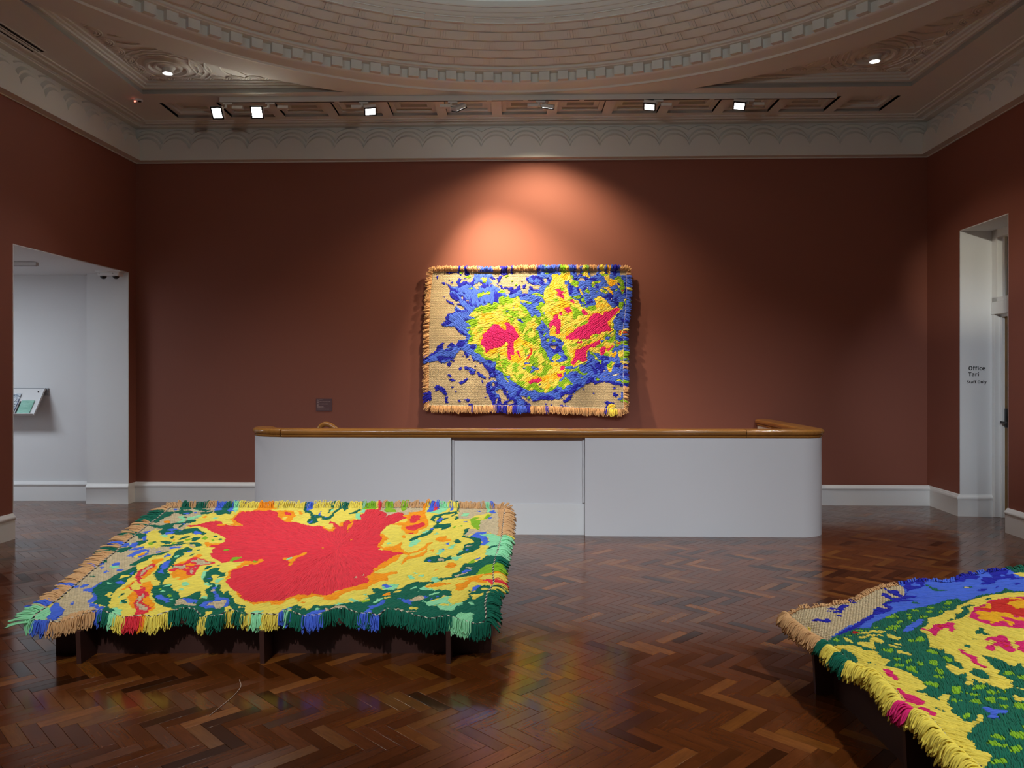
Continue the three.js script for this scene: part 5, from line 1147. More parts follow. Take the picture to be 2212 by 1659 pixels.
D 45,1371 63,1348 110,1371 152,1389 182,1448 194,1478 146,1466 87,1401 75,1419 57,1419
D 158,1531 170,1490 205,1501 188,1531 211,1561 170,1561
D 241,1383 265,1362 271,1371 253,1389
D 297,1424 312,1413 315,1430 303,1436
D 330,1537 348,1531 357,1549 342,1555
D 401,1531 419,1522 416,1543
D 431,1519 463,1516 460,1554 443,1554
D 449,1572 496,1566 502,1744 449,1744
D -151,1004 -26,998 -20,1081 -151,1146
D -151,1437 4,1425 10,1531 -151,1555
D 650,1347 679,1312 703,1330 703,1389 759,1389 759,1560 739,1566 703,1525 715,1477 662,1448
B 697,1330 759,1300 759,1318 715,1353
B 703,1389 727,1424 759,1406 759,1454 727,1460
D 629,1477 650,1489 650,1513 632,1507
D 691,1282 709,1247 715,1265
J 721,1330 759,1330 759,1359 727,1359`;
const TRACE_RIGHT = `B 42,452 201,386 248,414 279,361 343,332 422,292 426,284 479,280 527,273 578,268 666,249 715,227 765,245 758,281 821,267 868,244 921,255 978,247 1005,210 1012,236 1019,272 1116,320 1442,-145 1140,-140 942,-143 809,-205 694,-179 613,-85 684,-166 556,120 449,141 433,172 394,190 371,187 362,231 267,292 152,365
J 49,-568 633,-261 663,-118 615,25 595,68 560,111 524,90 491,113 444,138 433,172 436,223 416,202 393,180 371,187 367,233 298,276 230,322 165,354 85,424 22,459 -69,331 -196,179
D 27,453 82,431 135,391 203,348 272,294 307,276 345,241 377,200 400,178 419,214 436,223 436,154 451,142 508,123 485,36 505,15 520,29 516,75 534,133 564,134 578,173 484,151 451,162 454,223 429,248 401,262 331,271 322,302 270,330 223,375 163,405 92,436
D 551,-93 546,-16 583,6 569,64 571,97 552,96 540,46 540,-31
D 63,203 82,189 105,224 131,206 144,217 123,266 97,243 78,215
D 183,83 211,73 227,87 223,110 199,102
D 223,115 249,79 278,65 294,84 275,99 257,104 246,138
D 174,108 195,118 187,130
D 194,139 219,128 233,145 224,165 197,150
D 184,191 200,186 210,205 197,213
D 326,56 342,49 346,72 329,70
L 181,410 202,408 231,426 215,435 183,423
L 259,411 280,401 291,419 276,433
L 367,313 388,301 404,310 440,343 387,337 367,331
L 403,300 423,297 436,318
L 380,392 403,381 417,393 406,409 380,414
L 313,426 341,423 383,437 368,454 333,445
L 293,445 329,447 360,459 340,470
L 50,468 66,464 74,476 70,506 56,499
L 167,665 187,649 198,665 221,662 227,672 203,708 194,700 186,678
L 174,774 192,762 201,779 182,791
L 149,820 173,814 192,836 176,848 148,832
X 159,420 172,422 182,439 167,453 155,442
L 108,452 123,443 138,459 188,463 136,466
Y 180,451 203,442 224,452 243,437 260,454 338,485 284,474 269,488 237,467 192,465
Y 149,513 165,488 188,492 211,479 264,505 251,519 231,497 219,523 233,546 227,590 212,598 198,560 178,596 165,646 145,626 140,601 120,568 131,543 154,547 178,566 188,540 218,507 197,504 174,517
Y 268,524 282,506 296,529 302,556 326,564 305,577 283,578 269,556
Y 93,465 106,468 117,525 108,540 96,510
Y 258,612 273,608 280,641 272,652 263,633
Y 226,623 238,618 244,643 266,668 255,674 234,657
Y 214,726 233,696 244,705 239,731 252,730 266,754 249,770 241,753 235,729
Y -10,475 40,530 90,562 124,601 113,618 121,636 168,673 143,697 150,725 135,735 160,778 138,797 113,817 143,845 157,882 175,948 177,998 178,949 177,998 165,1013 172,1043 148,1066 118,1061 112,1071 135,1094 131,1117 151,1138 146,1161 173,1128 199,1126 212,1131 203,1147 167,1181 163,1198 153,1206 154,1230 141,1254 147,1329 173,1344 193,1324 209,1302 221,1307 219,1318 203,1339 177,1361 165,1357 97,1415 84,1445 92,1472 74,1504 97,1531 93,1552 67,1579 -6,1623 -91,1892 -570,1756 29,229
G -51,687 17,601 50,577 67,675 45,727 28,707 -19,750 -79,824
G 72,755 81,751 86,766 72,771
G 87,778 100,787 86,793
P 88,851 106,844 113,859 112,942 98,964 89,953 87,910
P 68,1014 78,1018 75,1063 95,1103 102,1150 93,1170 68,1167 51,1129 58,1069
P -53,1191 11,1144 41,1153 54,1179 0,1212 -52,1271
P 54,1179 67,1184 82,1190 92,1252 84,1263 71,1253 71,1221
G 102,1204 114,1205 127,1246 118,1239 108,1224
L 327,742 354,734 356,759 364,784 351,794 336,779
L 343,826 366,821 371,843 362,882 348,883 343,850
L 280,860 301,835 318,842 312,871 291,895 278,882
L 244,828 261,832 253,875 237,871 234,855
L 258,936 279,916 288,957 269,974 256,968 258,954
L 229,978 245,967 269,999 258,1004 234,991
L 169,1012 189,1006 214,1037 208,1055 193,1069 179,1039
L 223,1104 245,1080 268,1083 267,1102 246,1132 232,1139 216,1133
L 287,1117 325,1097 348,1103 348,1123 326,1126 292,1132
L 254,1142 274,1140 300,1167 289,1181 271,1171
L 318,1168 337,1151 353,1151 356,1168 390,1172 386,1183 332,1180
L 287,1208 312,1190 329,1197 309,1237 295,1250 287,1235 298,1221
L 331,1210 348,1205 362,1223 355,1238 339,1235
L 191,1167 203,1165 203,1178 221,1194 194,1189 185,1182
L 230,1200 249,1199 266,1187 277,1201 267,1221 270,1240 261,1242 252,1224
L 298,1266 312,1260 328,1275 320,1291 302,1287
L 354,1267 367,1266 394,1283 366,1324 339,1308 337,1290
L 156,1297 176,1281 195,1283 190,1295 167,1309 152,1309
L 154,1445 169,1436 189,1438 194,1475 183,1478 159,1460
L 217,1458 235,1435 248,1444 268,1467 247,1498 221,1484
L 120,1475 138,1469 152,1474 160,1494 173,1510 160,1520 144,1516 131,1496
L 153,1545 179,1526 198,1526 200,1543 183,1555 161,1553
L 73,1581 102,1573 125,1580 117,1596 103,1604 68,1592
L 267,1431 285,1420 299,1422 277,1455
L 458,1048 479,1033 500,1042 489,1068 469,1074 455,1064
L 479,1099 495,1088 518,1098 498,1127 477,1114
B 244,1259 259,1259 277,1295 305,1306 288,1324 266,1319 256,1323 251,1341 234,1353 224,1347 226,1331 245,1316 247,1278
Y 386,1214 399,1207 402,1214 395,1236 416,1250 407,1264 374,1260 370,1250 385,1232
Y 431,1170 453,1198 443,1212
L 179,767 196,759 200,781 182,793
L 208,804 220,790 244,801 217,824 203,822
L 150,821 165,809 184,825 188,846 163,842
L 170,872 198,854 217,863 208,896 194,934 182,907
Y 424,524 485,480 505,448 516,419 534,411 565,418 635,366 657,359 653,375 687,357 704,328 734,317 812,282 881,272 965,281 1011,283 1096,348 584,1026 548,1031 565,996 549,995 541,1007 526,1004 525,936 507,901 487,872 481,905 456,998 469,1022 454,1032 436,1039 449,1079 454,1121 435,1133 429,1150 414,1160 380,1159 379,1136 370,1125 361,1095 338,1079 355,1066 341,1039 333,1070 316,1090 294,1094 293,1073 319,1057 334,1023 345,1014 352,974 338,997 308,1005 311,985 311,927 334,892 350,929 350,959 362,957 375,925 377,873 397,819 377,802 399,763 379,762 361,711 360,716 404,626 418,586 417,537
G 368,995 392,970 410,981 408,1034 393,1075 372,1053 365,1008
G 571,483 589,466 614,471 614,462 642,433 627,416 657,423 692,397 707,358 737,347 765,339 778,361 729,370 718,411 667,464 631,480 602,482 586,491
G 847,307 873,303 875,319 851,320
G 602,638 627,628 639,605 645,621 646,637 631,653 634,693 615,703 610,673 584,676
G 543,716 558,710 562,729
G 483,746 506,764 490,792 481,777
P 426,521 441,513 453,543 463,544 495,502 513,495 529,512 557,501 587,517 551,564 543,593 520,609 512,593 529,569 514,562 486,572 445,615 435,614 448,561
X 495,527 525,518 541,534 506,542
P 670,483 706,441 731,418 750,383 817,363 850,334 916,333 981,346 1052,411 813,752 748,665 695,610 678,564
X 757,395 839,385 852,345 911,340 1047,418 890,642 836,563 834,519 782,464 770,439
V 763,390 808,387 844,350 834,383 808,424 791,405
V 896,408 925,386 978,398 1013,427 953,513 896,473 893,434
V 922,346 965,351 985,387 941,362
V 729,435 753,421 766,455 808,478 840,522 827,567 890,642 869,672 810,609 803,571 791,539 780,533 776,582 790,614 778,641 754,644 764,601 754,579 703,594 717,559 702,535 693,513 717,482
P 580,734 616,722 644,728 661,714 673,735 663,775 652,784 632,845 618,880 588,896 586,872 596,814 577,812 558,845 542,851 538,822 553,794 585,795 607,769 612,750 582,747
P 662,811 675,802 736,825 661,933 627,911 629,872 662,846
X 608,827 632,810 632,825 615,844
X 619,790 638,785 633,800
P 446,781 454,793 451,828 463,881 437,923 432,951 445,971 435,989 424,977 422,916 434,876 433,828
B 356,494 391,466 423,448 470,412 493,402 496,417 454,473 407,499 394,517 358,523
L 321,600 343,603 357,618 380,590 395,594 390,626 369,650 358,641 319,623
L 665,273 702,249 723,261 701,288 677,289
L 584,281 603,272 619,295 598,307
L 644,309 675,327 654,334
L 500,291 521,284 543,305 526,320
L 545,339 574,318 588,335 563,359
L 581,373 617,351 624,364 595,385
L 463,327 480,318 490,337 469,344
L 487,381 512,372 542,397 527,403 492,393
L 442,366 463,350 471,373 446,386
L 380,395 403,381 415,396 399,410 378,408
L 437,412 452,403 454,417
D 641,-44 676,-81 764,-122 752,-34 717,13 681,26 625,36 583,98 626,123 601,140 556,125 502,135 518,102 567,99 613,51
B 684,-52 715,-68 721,-18 697,2 678,-22
D 890,-54 945,-92 963,-55 1017,-81 1015,2 980,39 945,5 916,34 881,23
D 946,109 982,86 988,56 1023,20 1054,51 1075,-7 1089,-59 1174,-91 1190,-30 1133,43 1161,49 1138,93 1053,97 1019,121 986,134
B 1098,32 1115,31 1112,65 1096,60
D 1094,111 1128,98 1206,148 1100,121
D 1072,182 1098,170 1108,193 1077,206
D 972,190 1002,171 1011,182 978,194
D 892,180 920,170 947,181 917,205 892,201
G 738,-8 748,4 746,53 762,97 792,120 772,124 725,90
G 846,109 879,101 908,125 882,136
Y 870,112 888,112 894,127 873,131
G 555,195 578,183 591,221 566,222
G 1191,-17 1367,-37 1267,106 1182,26
Y 1164,39 1188,36 1245,92 1212,140 1160,101 1172,74`;
const down = (u, n, w) => new THREE.Vector3(-u.y, -n.y, -w.y);
{
  const k = Math.hypot(1, 0.164), u = new THREE.Vector3(1, 0, 0), n = new THREE.Vector3(0, 1 / k, 0.164 / k), w = new THREE.Vector3(0, -0.164 / k, 1 / k);
  textile({
    name: 'floor_rug', label: 'embroidered rug with a large red field, lying on a low sloping plinth', category: 'rug', origin: new THREE.Vector3(-2.54, 0.226, -4.0), u, n, w,
    edges: { a: '31,-2 188,15 275,-30 333,-87 426,-44 506,-16 601,-36 657,-21 711,-62 790,-112 845,-90 916,-16 1008,-33 1042,-87 1127,-42 1305,-36 1331,-83 1448,-26 1526,-31 1590,-97 1649,-105 1731,-47 1799,-52 1834,-23 1868,-101 1927,-87 2027,-31 2115,-7 2199,-31 2286,2 2358,26 2406,4', b: '-6,-1733 380,-1733 804,-1722 1346,-1733 1829,-1733 2175,-1722 2486,-1712', c: '31,-2 51,-198 39,-454 30,-621 13,-915 2,-1009 -1,-1438 -2,-1661 -6,-1733', d: '2406,4 2395,-150 2402,-283 2436,-402 2427,-652 2440,-804 2472,-1130 2486,-1712' }, base: 'Y', traces: TRACE_LEFT, uMax: 2.75, zMin: -1.95, zMax: 0.22,
    height: (x, z) => 0.012 + 0.012 * (fbm(x * 3.1, z * 3.1 + 9) - 0.5) - 0.03 * smooth(-0.06, 0.06, z),
    stitch: 0.06, thick: 0.0072, cell: 0.0098, wobble: 0.009, weave: 0.0155, weaveTurn: 0.1,
    grain: (c, x, z) => (c === 'R' ? Math.atan2(z + 0.94, x - 1.42) + (x < 1.1 && z > -0.9 ? 0.1 : 0) : c === 'T' ? 1.5 : -0.5 + 0.5 * (noise(x * 1.6, z * 1.6) - 0.5)),
    gravity: down(u, n, w), yarn: 0.0034,
    fringe: { a: { step: 0.0062, layers: 2.2, out: 0.03, drop: 0.068, lift: 0.012, color: (t, p) => { const x = 1106 + 413.75 * (p[0] - 2.54); for (const [e, c] of FRONT_BANDS) if (x < e) return c; return 'G'; } }, b: { step: 0.008, layers: 1.6, out: 0.05, drop: -0.012, lift: 0.022 }, c: { step: 0.0085, layers: 1.6, out: 0.115, drop: 0.012, lift: 0.01, lean: 0.35 }, d: { step: 0.0075, layers: 2, out: 0.075, drop: 0.045, lift: 0.012, lean: 0.2 } },
    cord: 'adc', cordWide: 0.0075, cordColors: [lin(0.62, 0.56, 0.44), lin(0.035, 0.03, 0.03)], cordLabel: 'twisted black and cream edge cord',
  });
}
{
  const k = Math.hypot(1, 0.1725), u = new THREE.Vector3(1 / k, 0.1725 / k, 0), n = new THREE.Vector3(-0.1725 / k, 1 / k, 0), w = new THREE.Vector3(0, 0, 1);
  textile({
    name: 'floor_rug', label: 'embroidered dark green rug with lime spots and a broad yellow fringe on its near side', category: 'rug', origin: new THREE.Vector3(1.41, 0.2808, -3.95), u, n, w,
    edges: { a: '2,33 79,22 199,42 352,42 516,-60 652,-64 727,-85 842,18 968,-26 1103,-31 1257,-13 1500,-20 1780,-10', b: '40,2440 600,2440 1200,2440 1780,2440', c: '2,33 5,290 25,452 25,710 65,860 55,1008 36,1142 58,1267 40,1415 37,1569 36,2000 40,2440', d: '1780,-10 1780,1200 1780,2440' }, base: 'G', traces: TRACE_RIGHT, uMax: 2.0, zMin: -0.25, zMax: 2.6,
    height: (x, z) => 0.012 + 0.01 * (fbm(x * 3.4 + 4, z * 3.4) - 0.5) - 0.02 * (1 - smooth(-0.02, 0.08, x)), seen: (x, z) => z < 1.95,
    stitch: 0.045, thick: 0.0062, weave: 0.0145, weaveTurn: 1.45, cell: 0.0085, wobble: 0.005,
    grain: (c, x, z) => (c === 'G' ? 2.0 : c === 'L' ? 1.9 : c === 'B' ? 0.75 : 1.12 + 0.35 * (noise(x * 1.7 + 3, z * 1.7) - 0.5)),
    gravity: down(u, n, w), yarn: 0.0036,
    fringe: { a: { step: 0.0085, layers: 1.5, out: 0.045, drop: 0.014, lift: 0.010, lean: 0.3 }, c: { step: 0.0052, layers: 2.6, out: 0.055, drop: 0.05, lift: 0.022, to: 0.82, color: (t, p) => { for (const [e, k] of SIDE_BANDS) if (p[1] < e) return k; return 'Y'; } } },
    cord: 'c', cordWide: 0.005, cordColors: [lin(0.5, 0.46, 0.36), lin(0.05, 0.04, 0.04)], cordLabel: 'thin dark and cream edge stitching',
  });
}
{
  const u = new THREE.Vector3(1, 0, 0.0282).normalize(), n = new THREE.Vector3(-0.0282, 0, 1).normalize(), w = new THREE.Vector3(0, -1, 0);
  textile({
    name: 'wall_hanging', label: 'embroidered canvas wall hanging with magenta, yellow and blue swirls on the back wall', category: 'wall hanging', origin: new THREE.Vector3(-0.955, 2.75, -9.0337), u, n, w,
    edges: { a: '22,16 180,17 759,27 1037,15 1521,11 2295,14', b: '-20,1588 377,1593 759,1588 1037,1593 1521,1600 1992,1624 2249,1624', c: '22,16 -6,306 -22,742 -22,1070 -20,1588', d: '2295,14 2295,291 2278,524 2255,692 2260,976 2249,1272 2249,1624' }, base: 'J', traces: TRACE_WALL, uMax: 2.55, zMin: -0.2, zMax: 1.85,
    height: (x, z) => 0.012 + 0.034 * Math.sin(x * 10.6 + 3.3) * smooth(0.6, 1.6, z) + 0.022 * (fbm(x * 2.2, z * 2.2) - 0.5) + 0.042 * smooth(0.9, 1.65, z),
    stitch: 0.055, thick: 0.0095, weave: 0.0125, weaveTurn: 0.6, cell: 0.0105, wobble: 0.014,
    grain: (c, x, z) => (c === 'P' && x < 1.15 ? 0.55 : c === 'B' || c === 'D' ? (x < 0.9 && z < 0.75 ? Math.atan2(z - 0.75, x - 0.85) * 0.8 : -0.35) : -0.5 + 0.8 * (noise(x * 2.5, z * 2.5) - 0.5)),
    mottle: (c, x, z) => { const r = rnd(), p = noise(x * 17, z * 17); if (c === 'Y') return x < 1.35 ? (p > 0.63 ? 'L' : p < 0.3 && r < 0.45 ? 'V' : 'Y') : (p > 0.76 ? 'L' : p < 0.4 && r < 0.5 ? 'V' : 'Y'); if (c === 'L') return p < 0.26 ? 'Y' : 'L'; if (c === 'B') return p > 0.8 ? 'D' : 'B'; if (c === 'V') return p > 0.55 && r < 0.6 ? 'Y' : 'V'; return c; },
    gravity: down(u, n, w), yarn: 0.0042,
    fringe: { a: { step: 0.009, layers: 1.9, out: 0.06, drop: -0.0, lift: 0.022 }, b: { step: 0.0095, layers: 1.6, out: 0.06, drop: 0.025, lift: 0.012 }, c: { step: 0.0125, layers: 1.4, out: 0.068, drop: 0.012, lift: 0.014, lean: 0.2 }, d: { step: 0.0125, layers: 1.4, out: 0.06, drop: 0.012, lift: 0.014 } },
    cord: 'abd', cordWide: 0.004, cordColors: [lin(0.75, 0.72, 0.6), lin(0.75, 0.72, 0.6)], cordLabel: 'white running edge stitch',
  });
}
// ---------------------------------------------------------------- plinths under the two rugs
{
  const t = thing('rug_plinth', 'low dark brown sloping plinth on ribs under the red-centred rug', 'plinth');
  const yAt = (Z) => 0.226 + (Z - 4) * 0.164 - 0.024;
  const rib = (X, z0, z1) => new THREE.ExtrudeGeometry(shapeOf([[z0 + 0.012, 0.001], [z1, 0.001], [z1, yAt(z1) - 0.028], [z0, yAt(z0) - 0.028]]), { depth: 0.024, bevelEnabled: false }).rotateY(Math.PI / 2).translate(X - 0.012, 0, 0);
  for (const X of [-2.259, -1.303, -0.332]) mesh('rib', rib(X, 3.985, 5.68), M.plinth, t);
  mesh('front_panel', box(2.355, yAt(4.15) - 0.03, 0.02, -1.293, (yAt(4.15) - 0.03) / 2, -4.16), M.plinth, t);
  for (const X of [-2.46, -0.125]) mesh('end_panel', rib(X, 4.17, 5.68), M.plinth, t);
  mesh('top_board', new THREE.ExtrudeGeometry(shapeOf([[4.07, yAt(4.07) - 0.026], [5.66, yAt(5.66) - 0.026], [5.66, yAt(5.66)], [4.07, yAt(4.07)]]), { depth: 2.4, bevelEnabled: false }).rotateY(Math.PI / 2).translate(-2.5, 0, 0), M.plinth, t);
}
{
  const t = thing('rug_plinth', 'low dark brown sloping plinth on ribs under the green rug', 'plinth');
  const yAt = (X) => 0.278 + 0.1725 * (X - 1.394) - 0.024;
  const rib = (Z, x0, x1) => new THREE.ExtrudeGeometry(shapeOf([[x0 + 0.012, 0.001], [x1, 0.001], [x1, yAt(x1) - 0.028], [x0, yAt(x0) - 0.028]]), { depth: 0.024, bevelEnabled: false }).translate(0, 0, -Z - 0.012);
  for (const Z of [3.62, 2.78, 1.9]) mesh('rib', rib(Z, 1.42, 3.12), M.plinth, t);
  mesh('front_panel', box(0.02, yAt(1.55) - 0.03, 2.27, 1.525, (yAt(1.55) - 0.03) / 2, -2.7), M.plinth, t);
  for (const Z of [3.83, 1.57]) mesh('end_panel', rib(Z, 1.54, 3.12), M.plinth, t);
  mesh('top_board', new THREE.ExtrudeGeometry(shapeOf([[1.49, yAt(1.49) - 0.026], [3.14, yAt(3.14) - 0.026], [3.14, yAt(3.14)], [1.49, yAt(1.49)]]), { depth: 2.36, bevelEnabled: false }).translate(0, 0, -3.88), M.plinth, t);
}

// ---------------------------------------------------------------- ceiling fittings and their lights
function spot(at, target, rgb, power, angle, pen, size = 2) {
  const s = new THREE.SpotLight(lin(...rgb), power, 0, angle, pen, 2); s.position.copy(at); s.target.position.copy(target); s.castShadow = true; s.shadow.radius = size; s.name = 'spotlight_source'; scene.add(s, s.target); return s;
}
const corners = ['round white downlight in the plaster rosette of the left corner panel', 'round white downlight in the plaster rosette of the right corner panel'];
ROSE.forEach(([X, Z], i) => {
  const y = EYE + 3.015, t = thing('ceiling_downlight', corners[i], 'light', 'corner downlights');
  mesh('housing', crease(new THREE.LatheGeometry([[0.001, 0.07], [0.05, 0.07], [0.055, 0.0], [0.052, -0.006], [0.044, -0.004], [0.043, 0.012], [0.001, 0.012]].map(([a, b]) => new THREE.Vector2(a, b)), 32).translate(X, y, -Z)), M.fixture, t);
  mesh('lamp_face', new THREE.SphereGeometry(0.041, 24, 12).scale(1, 0.32, 1).translate(X, y + 0.004, -Z), glow([1, 1, 0.96], 26), t);
  spot(P(X, y - 0.02, Z), P(X * 0.72, 0, Z - 1.2), NEUTRAL, POWER.corner, 0.95, 0.9, 2);
});
{
  const t = thing('lighting_track', 'long slim grey lighting track across the ceiling before the back wall', 'lighting track');
  const p0 = P(-3.12, YC - 0.028, 8.19), p1 = P(3.41, YC - 0.028, 8.06), len = p0.distanceTo(p1), ang = Math.atan2(-(p1.z - p0.z), p1.x - p0.x), mid = p0.clone().add(p1).multiplyScalar(0.5);
  const M4 = new THREE.Matrix4().makeRotationY(ang).setPosition(mid.x, mid.y, mid.z), on = (g) => g.applyMatrix4(M4.clone());
  mesh('rail', on(rbox(len, 0.056, 0.042, 0.004)), M.fixture, t); mesh('slot', on(box(len - 0.03, 0.004, 0.016, 0, -0.0275, 0)), M.slot, t);
  for (const u of [-0.44, -0.085, 0.0, 0.13, 0.43]) mesh('rail_joint', on(box(0.05, 0.006, 0.046, u * len * 0.7, -0.0275, 0)), M.fixture, t);
  const face = (px) => P((px - 1106) / FOCAL * 8.12, 0, 8.12 - 0.0);
  // [pixel column of the mount, column and row of the face, direction of aim, power, colour, look]
  const heads = [
    [492, 469, 244, [-0.2, -0.62, 1.0], 'first spotlight on the track, square face turned to the viewer', NEUTRAL, 'wash'],
    [584, 555, 243, [0.05, -0.52, 1.0], 'second spotlight on the track, glaring straight at the viewer', [1, 0.93, 0.78], 'glare'],
    [786, 800, 241, [0.2, -1, 0.28], 'third spotlight on the track, tilted down to the left of the balustrade', NEUTRAL, 'down'],
    [978, 992, 236, [0.35, -0.95, -0.62], 'fourth spotlight on the track, dark side to the viewer and aimed at the wall', WARM, 'wall'],
    [1168, 1183, 234, [-0.12, -1.0, -0.42], 'fifth spotlight on the track, thin lit edge above the wall hanging', WARM, 'wall'],
    [1422, 1403, 231, [-0.2, -1, 0.22], 'sixth spotlight on the track, tilted down right of the wall hanging', NEUTRAL, 'down'],
    [1619, 1597, 229, [-0.25, -1, 0.3], 'last spotlight on the track, nearest the right end', NEUTRAL, 'down'],
  ];
  heads.forEach(([mx, hx, hy, dir, label, rgb, kind]) => {
    const h = thing('track_spotlight', label, 'spotlight', 'spotlights on the back track');
    const Zt = 8.19 - (mx - 477) / 1326 * 0.13, X = (mx - 1106) / FOCAL * Zt, HX = (hx - 1106) / FOCAL * Zt, HY = EYE - (hy - 813) / FOCAL * Zt, d = new THREE.Vector3(...dir).normalize();
    mesh('adapter', merge([rbox(0.1, 0.02, 0.034, 0.004, X, YC - 0.0705, -Zt), cyl(0.014, 0.014, 0.04, X - 0.02, YC - 0.093, -Zt, 14)]), M.fixture, h);
    mesh('driver_box', rbox(0.115, 0.032, 0.05, 0.004, 2 * X - HX - 0.01, YC - 0.108, -Zt - 0.01), M.fixture, h);
    mesh('arm', new THREE.TubeGeometry(new THREE.LineCurve3(new THREE.Vector3(X - 0.02, YC - 0.105, -Zt), new THREE.Vector3(HX, HY + 0.03, -Zt)), 1, 0.008, 8), M.fixture, h);
    const q = new THREE.Quaternion().setFromUnitVectors(new THREE.Vector3(0, 0, 1), d), mm = new THREE.Matrix4().compose(new THREE.Vector3(HX, HY, -Zt), q, new THREE.Vector3(1, 1, 1)), at = (g) => g.applyMatrix4(mm.clone());
    mesh('head', at(rbox(0.132, 0.132, 0.034, 0.006, 0, 0, -0.024)), M.fixture, h);
    mesh('bezel', at(merge([box(0.13, 0.014, 0.01, 0, 0.058, 0), box(0.13, 0.014, 0.01, 0, -0.058, 0), box(0.014, 0.13, 0.01, 0.058, 0, 0), box(0.014, 0.13, 0.01, -0.058, 0, 0)])), M.black, h);
    mesh('lamp_face', at(box(0.104, 0.104, 0.006, 0, 0, -0.002)), glow(kind === 'glare' ? [1, 0.95, 0.8] : [1, 1, 0.97], kind === 'glare' ? 60 : kind === 'wall' ? 8 : 12), h);
    const src = new THREE.Vector3(HX, HY, -Zt).addScaledVector(d, 0.02);
    if (kind === 'wall' && HX < 0) spot(src, new THREE.Vector3(0.3, 0.9, -9.05), rgb, POWER.textile, 0.6, 1.0, 3);
    else if (kind === 'wall') spot(src, new THREE.Vector3(HX - 0.25, HY - 3, -Zt - 0.75), rgb, POWER.textileWide, 1.08, 0.4, 3);
    else if (kind === 'down') spot(src, src.clone().add(d), rgb, POWER.trackDown, 0.6, 0.7, 3);
    else spot(src, kind === 'glare' ? new THREE.Vector3(-0.9, 0.3, -4.6) : new THREE.Vector3(-2.2, 0.3, -4.4), rgb, POWER.facing, 0.42, 0.8, 3);
  });
}
// a second track, added out of frame to light rugs, balustrade and door reveal
{
  const t = thing('lighting_track', 'added grey lighting track on the ceiling above the viewer, out of view', 'lighting track');
  mesh('rail', rbox(6.4, 0.056, 0.042, 0.004, 0, YC - 0.028, -1.1 + 0.9), M.fixture, t);
  const aims = [
    [-3.0, [-1.9, 0.1, 7.3], 'frontWash', 0.34, 'added near-track spotlight aimed at the left part of the balustrade'], [-0.9, [-0.3, 0.1, 7.2], 'frontWash', 0.34, 'added near-track spotlight aimed at the middle of the balustrade'], [1.0, [1.2, 0.1, 7.2], 'frontWash', 0.34, 'added near-track spotlight aimed right of the balustrade recess'], [2.9, [2.7, 0.1, 7.3], 'frontWash', 0.34, 'added near-track spotlight aimed at the right corner of the balustrade'],
    [-1.7, [-1.35, 0.35, 4.8], 'rugs', 0.36, 'added near-track spotlight aimed at the red-centred rug'], [2.2, [2.2, 0.35, 3.0], 'rugs', 0.5, 'added near-track spotlight aimed at the green rug'],
    [0.7, [4.98, 2.6, 8.25], 'door', 0.085, 'added near-track spotlight with a warm beam on the upper door reveal'], [0.3, [4.98, 1.25, 8.25], 'door', 0.16, 'added near-track spotlight with a cool beam on the lower door reveal']];
  for (const [X, [a, b, c], what, ang, label] of aims) {
    const h = thing('track_spotlight', label, 'spotlight', 'added spotlights on the near track'), from = P(X, YC - 0.16, 0.2), d = P(a, b, c).sub(from).normalize();
    const mm = new THREE.Matrix4().compose(from, new THREE.Quaternion().setFromUnitVectors(new THREE.Vector3(0, 0, 1), d), new THREE.Vector3(1, 1, 1)), at = (g) => g.applyMatrix4(mm.clone());
    mesh('adapter', cyl(0.014, 0.014, 0.07, X, YC - 0.096, -0.2, 14), M.fixture, h); mesh('head', at(rbox(0.132, 0.132, 0.034, 0.006, 0, 0, -0.024)), M.fixture, h); mesh('lamp_face', at(box(0.104, 0.104, 0.006, 0, 0, 0)), glow(NEUTRAL, 12), h);
    spot(from.clone().addScaledVector(d, 0.02), P(a, b, c), what === 'frontWash' || ang === 0.16 ? COOL : ang === 0.085 ? [1, 0.93, 0.76] : NEUTRAL, POWER[what], ang, 0.95, 4);
  }
}
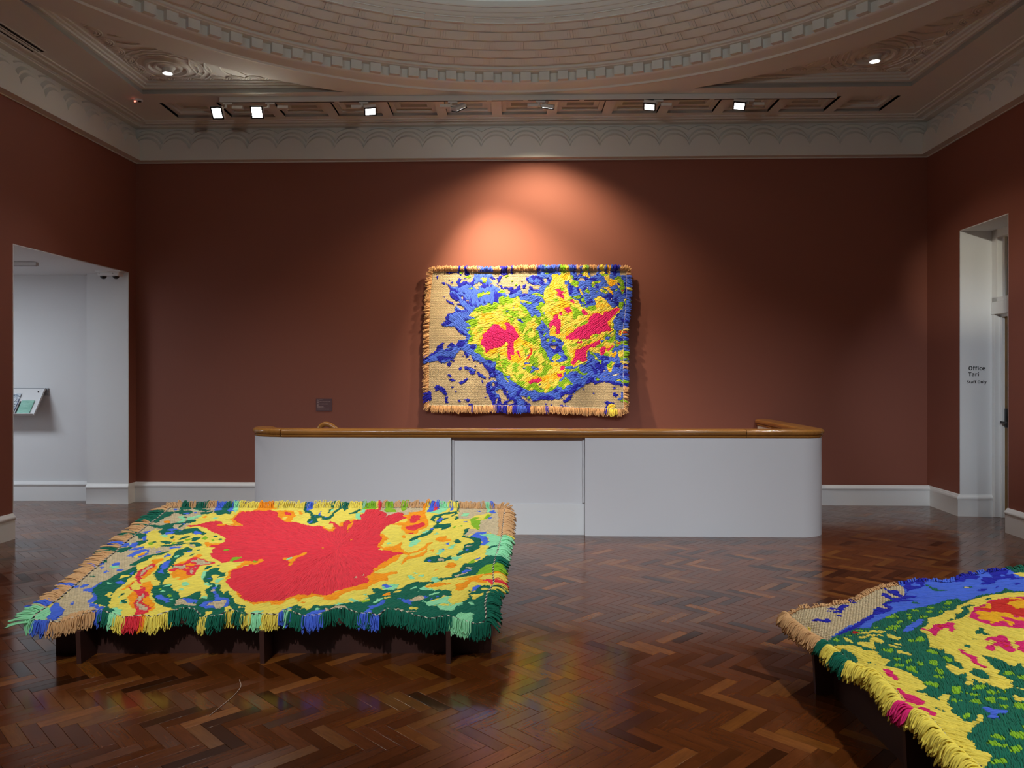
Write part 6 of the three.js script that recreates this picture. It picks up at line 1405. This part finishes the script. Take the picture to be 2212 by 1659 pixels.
// unseen lamps added for brightness: two front corner downlights, then two wall uplights
for (const [X, Z, where] of [[-3.5, 0.75, 'left'], [3.5, 0.75, 'right']]) {
  const y = YC - 0.075, t = thing('ceiling_downlight', 'added round white downlight in the unseen front ' + where + ' corner of the ceiling', 'light', 'corner downlights');
  mesh('housing', cyl(0.055, 0.055, 0.07, X, y + 0.036, -Z), M.fixture, t); mesh('lamp_face', new THREE.SphereGeometry(0.041, 24, 12).scale(1, 0.32, 1).translate(X, y - 0.004, -Z), glow([1, 1, 0.96], 20), t);
  spot(P(X, y - 0.03, Z), P(X * 0.9, 0, Z + 2.5), [1, 0.95, 0.86], POWER.frontCorner, 1.2, 0.8, 2);
}
for (const [X, where] of [[-2.4, 'left'], [2.4, 'right']]) {  // bowls added behind the camera to brighten the ceiling
  const t = thing('added_uplight', where + ' half-bowl uplight added on the wall behind the viewer to brighten the ceiling', 'light', 'added wall uplights');
  mesh('bowl', new THREE.LatheGeometry([[0.001, -0.12], [0.06, -0.1], [0.11, -0.05], [0.13, 0], [0.122, 0], [0.1, -0.045], [0.001, -0.1]].map(([r, y]) => new THREE.Vector2(r, y)), 32).translate(X, 2.75, -FRONT - 0.15), M.fixture, t);
  mesh('lamp_face', cyl(0.05, 0.05, 0.01, X, 2.70, -FRONT - 0.15), glow([1, 0.96, 0.9], 10), t);
  spot(new THREE.Vector3(X, 2.77, -FRONT - 0.16), P(0, 5.6, 3.9), [0.93, 0.98, 0.96], POWER.uplight, 0.62, 1.0, 4);
}
{
  const t = thing('air_vent', 'black three-slot linear air vent in the left of the ceiling', 'vent');
  const X = (Z, o) => leftX(Z) + 0.265 + o;
  const slat = (o, w, h) => { const g = sweep([[-w / 2, -h], [w / 2, -h], [w / 2, 0.003], [-w / 2, 0.003]], [[X(7.03, o), YC, -7.03], [X(5.2, o), YC, -5.2]]); return g; };
  mesh('frame', merge([slat(-0.075, 0.014, 0.006), slat(-0.022, 0.012, 0.006), slat(0.022, 0.012, 0.006), slat(0.075, 0.014, 0.006)]), M.fixture, t);
  for (const o of [-0.046, 0, 0.046]) mesh('slot', slat(o, 0.028, 0.003), M.slot, t);
  const s = thing('ceiling_sensor', 'small white ceiling sensor with a red lamp in the left back corner', 'sensor');
  mesh('base', crease(new THREE.LatheGeometry([[0.001, -0.03], [0.03, -0.028], [0.045, -0.016], [0.05, 0.0]].map(([a, b]) => new THREE.Vector2(a, b)), 24).translate(-4.03, YC, -8.26)), M.trim, s);
  mesh('sensor_lamp', new THREE.SphereGeometry(0.008, 10, 8).translate(-4.05, YC - 0.03, -8.225), glow([1, 0.15, 0.1], 6), s); mesh('sensor_window', box(0.03, 0.012, 0.02, -4.0, YC - 0.028, -8.23), M.black, s);
}
// a loose pale thread on the floor
tag(mesh('loose_thread', new THREE.TubeGeometry(new THREE.CatmullRomCurve3([[-1.345, 3.78], [-1.31, 3.70], [-1.305, 3.6], [-1.32, 3.48], [-1.335, 3.38]].map(([X, Z]) => P(X, 0.0035, Z))), 30, 0.0013, 5), std(lin(0.5, 0.42, 0.36), 0.8)), 'thin pale curved thread lying on the parquet before the plinth', 'thread');

scene.traverse((o) => { if (o.isMesh) { o.castShadow = true; o.receiveShadow = true; } });
renderer.render(scene, camera);
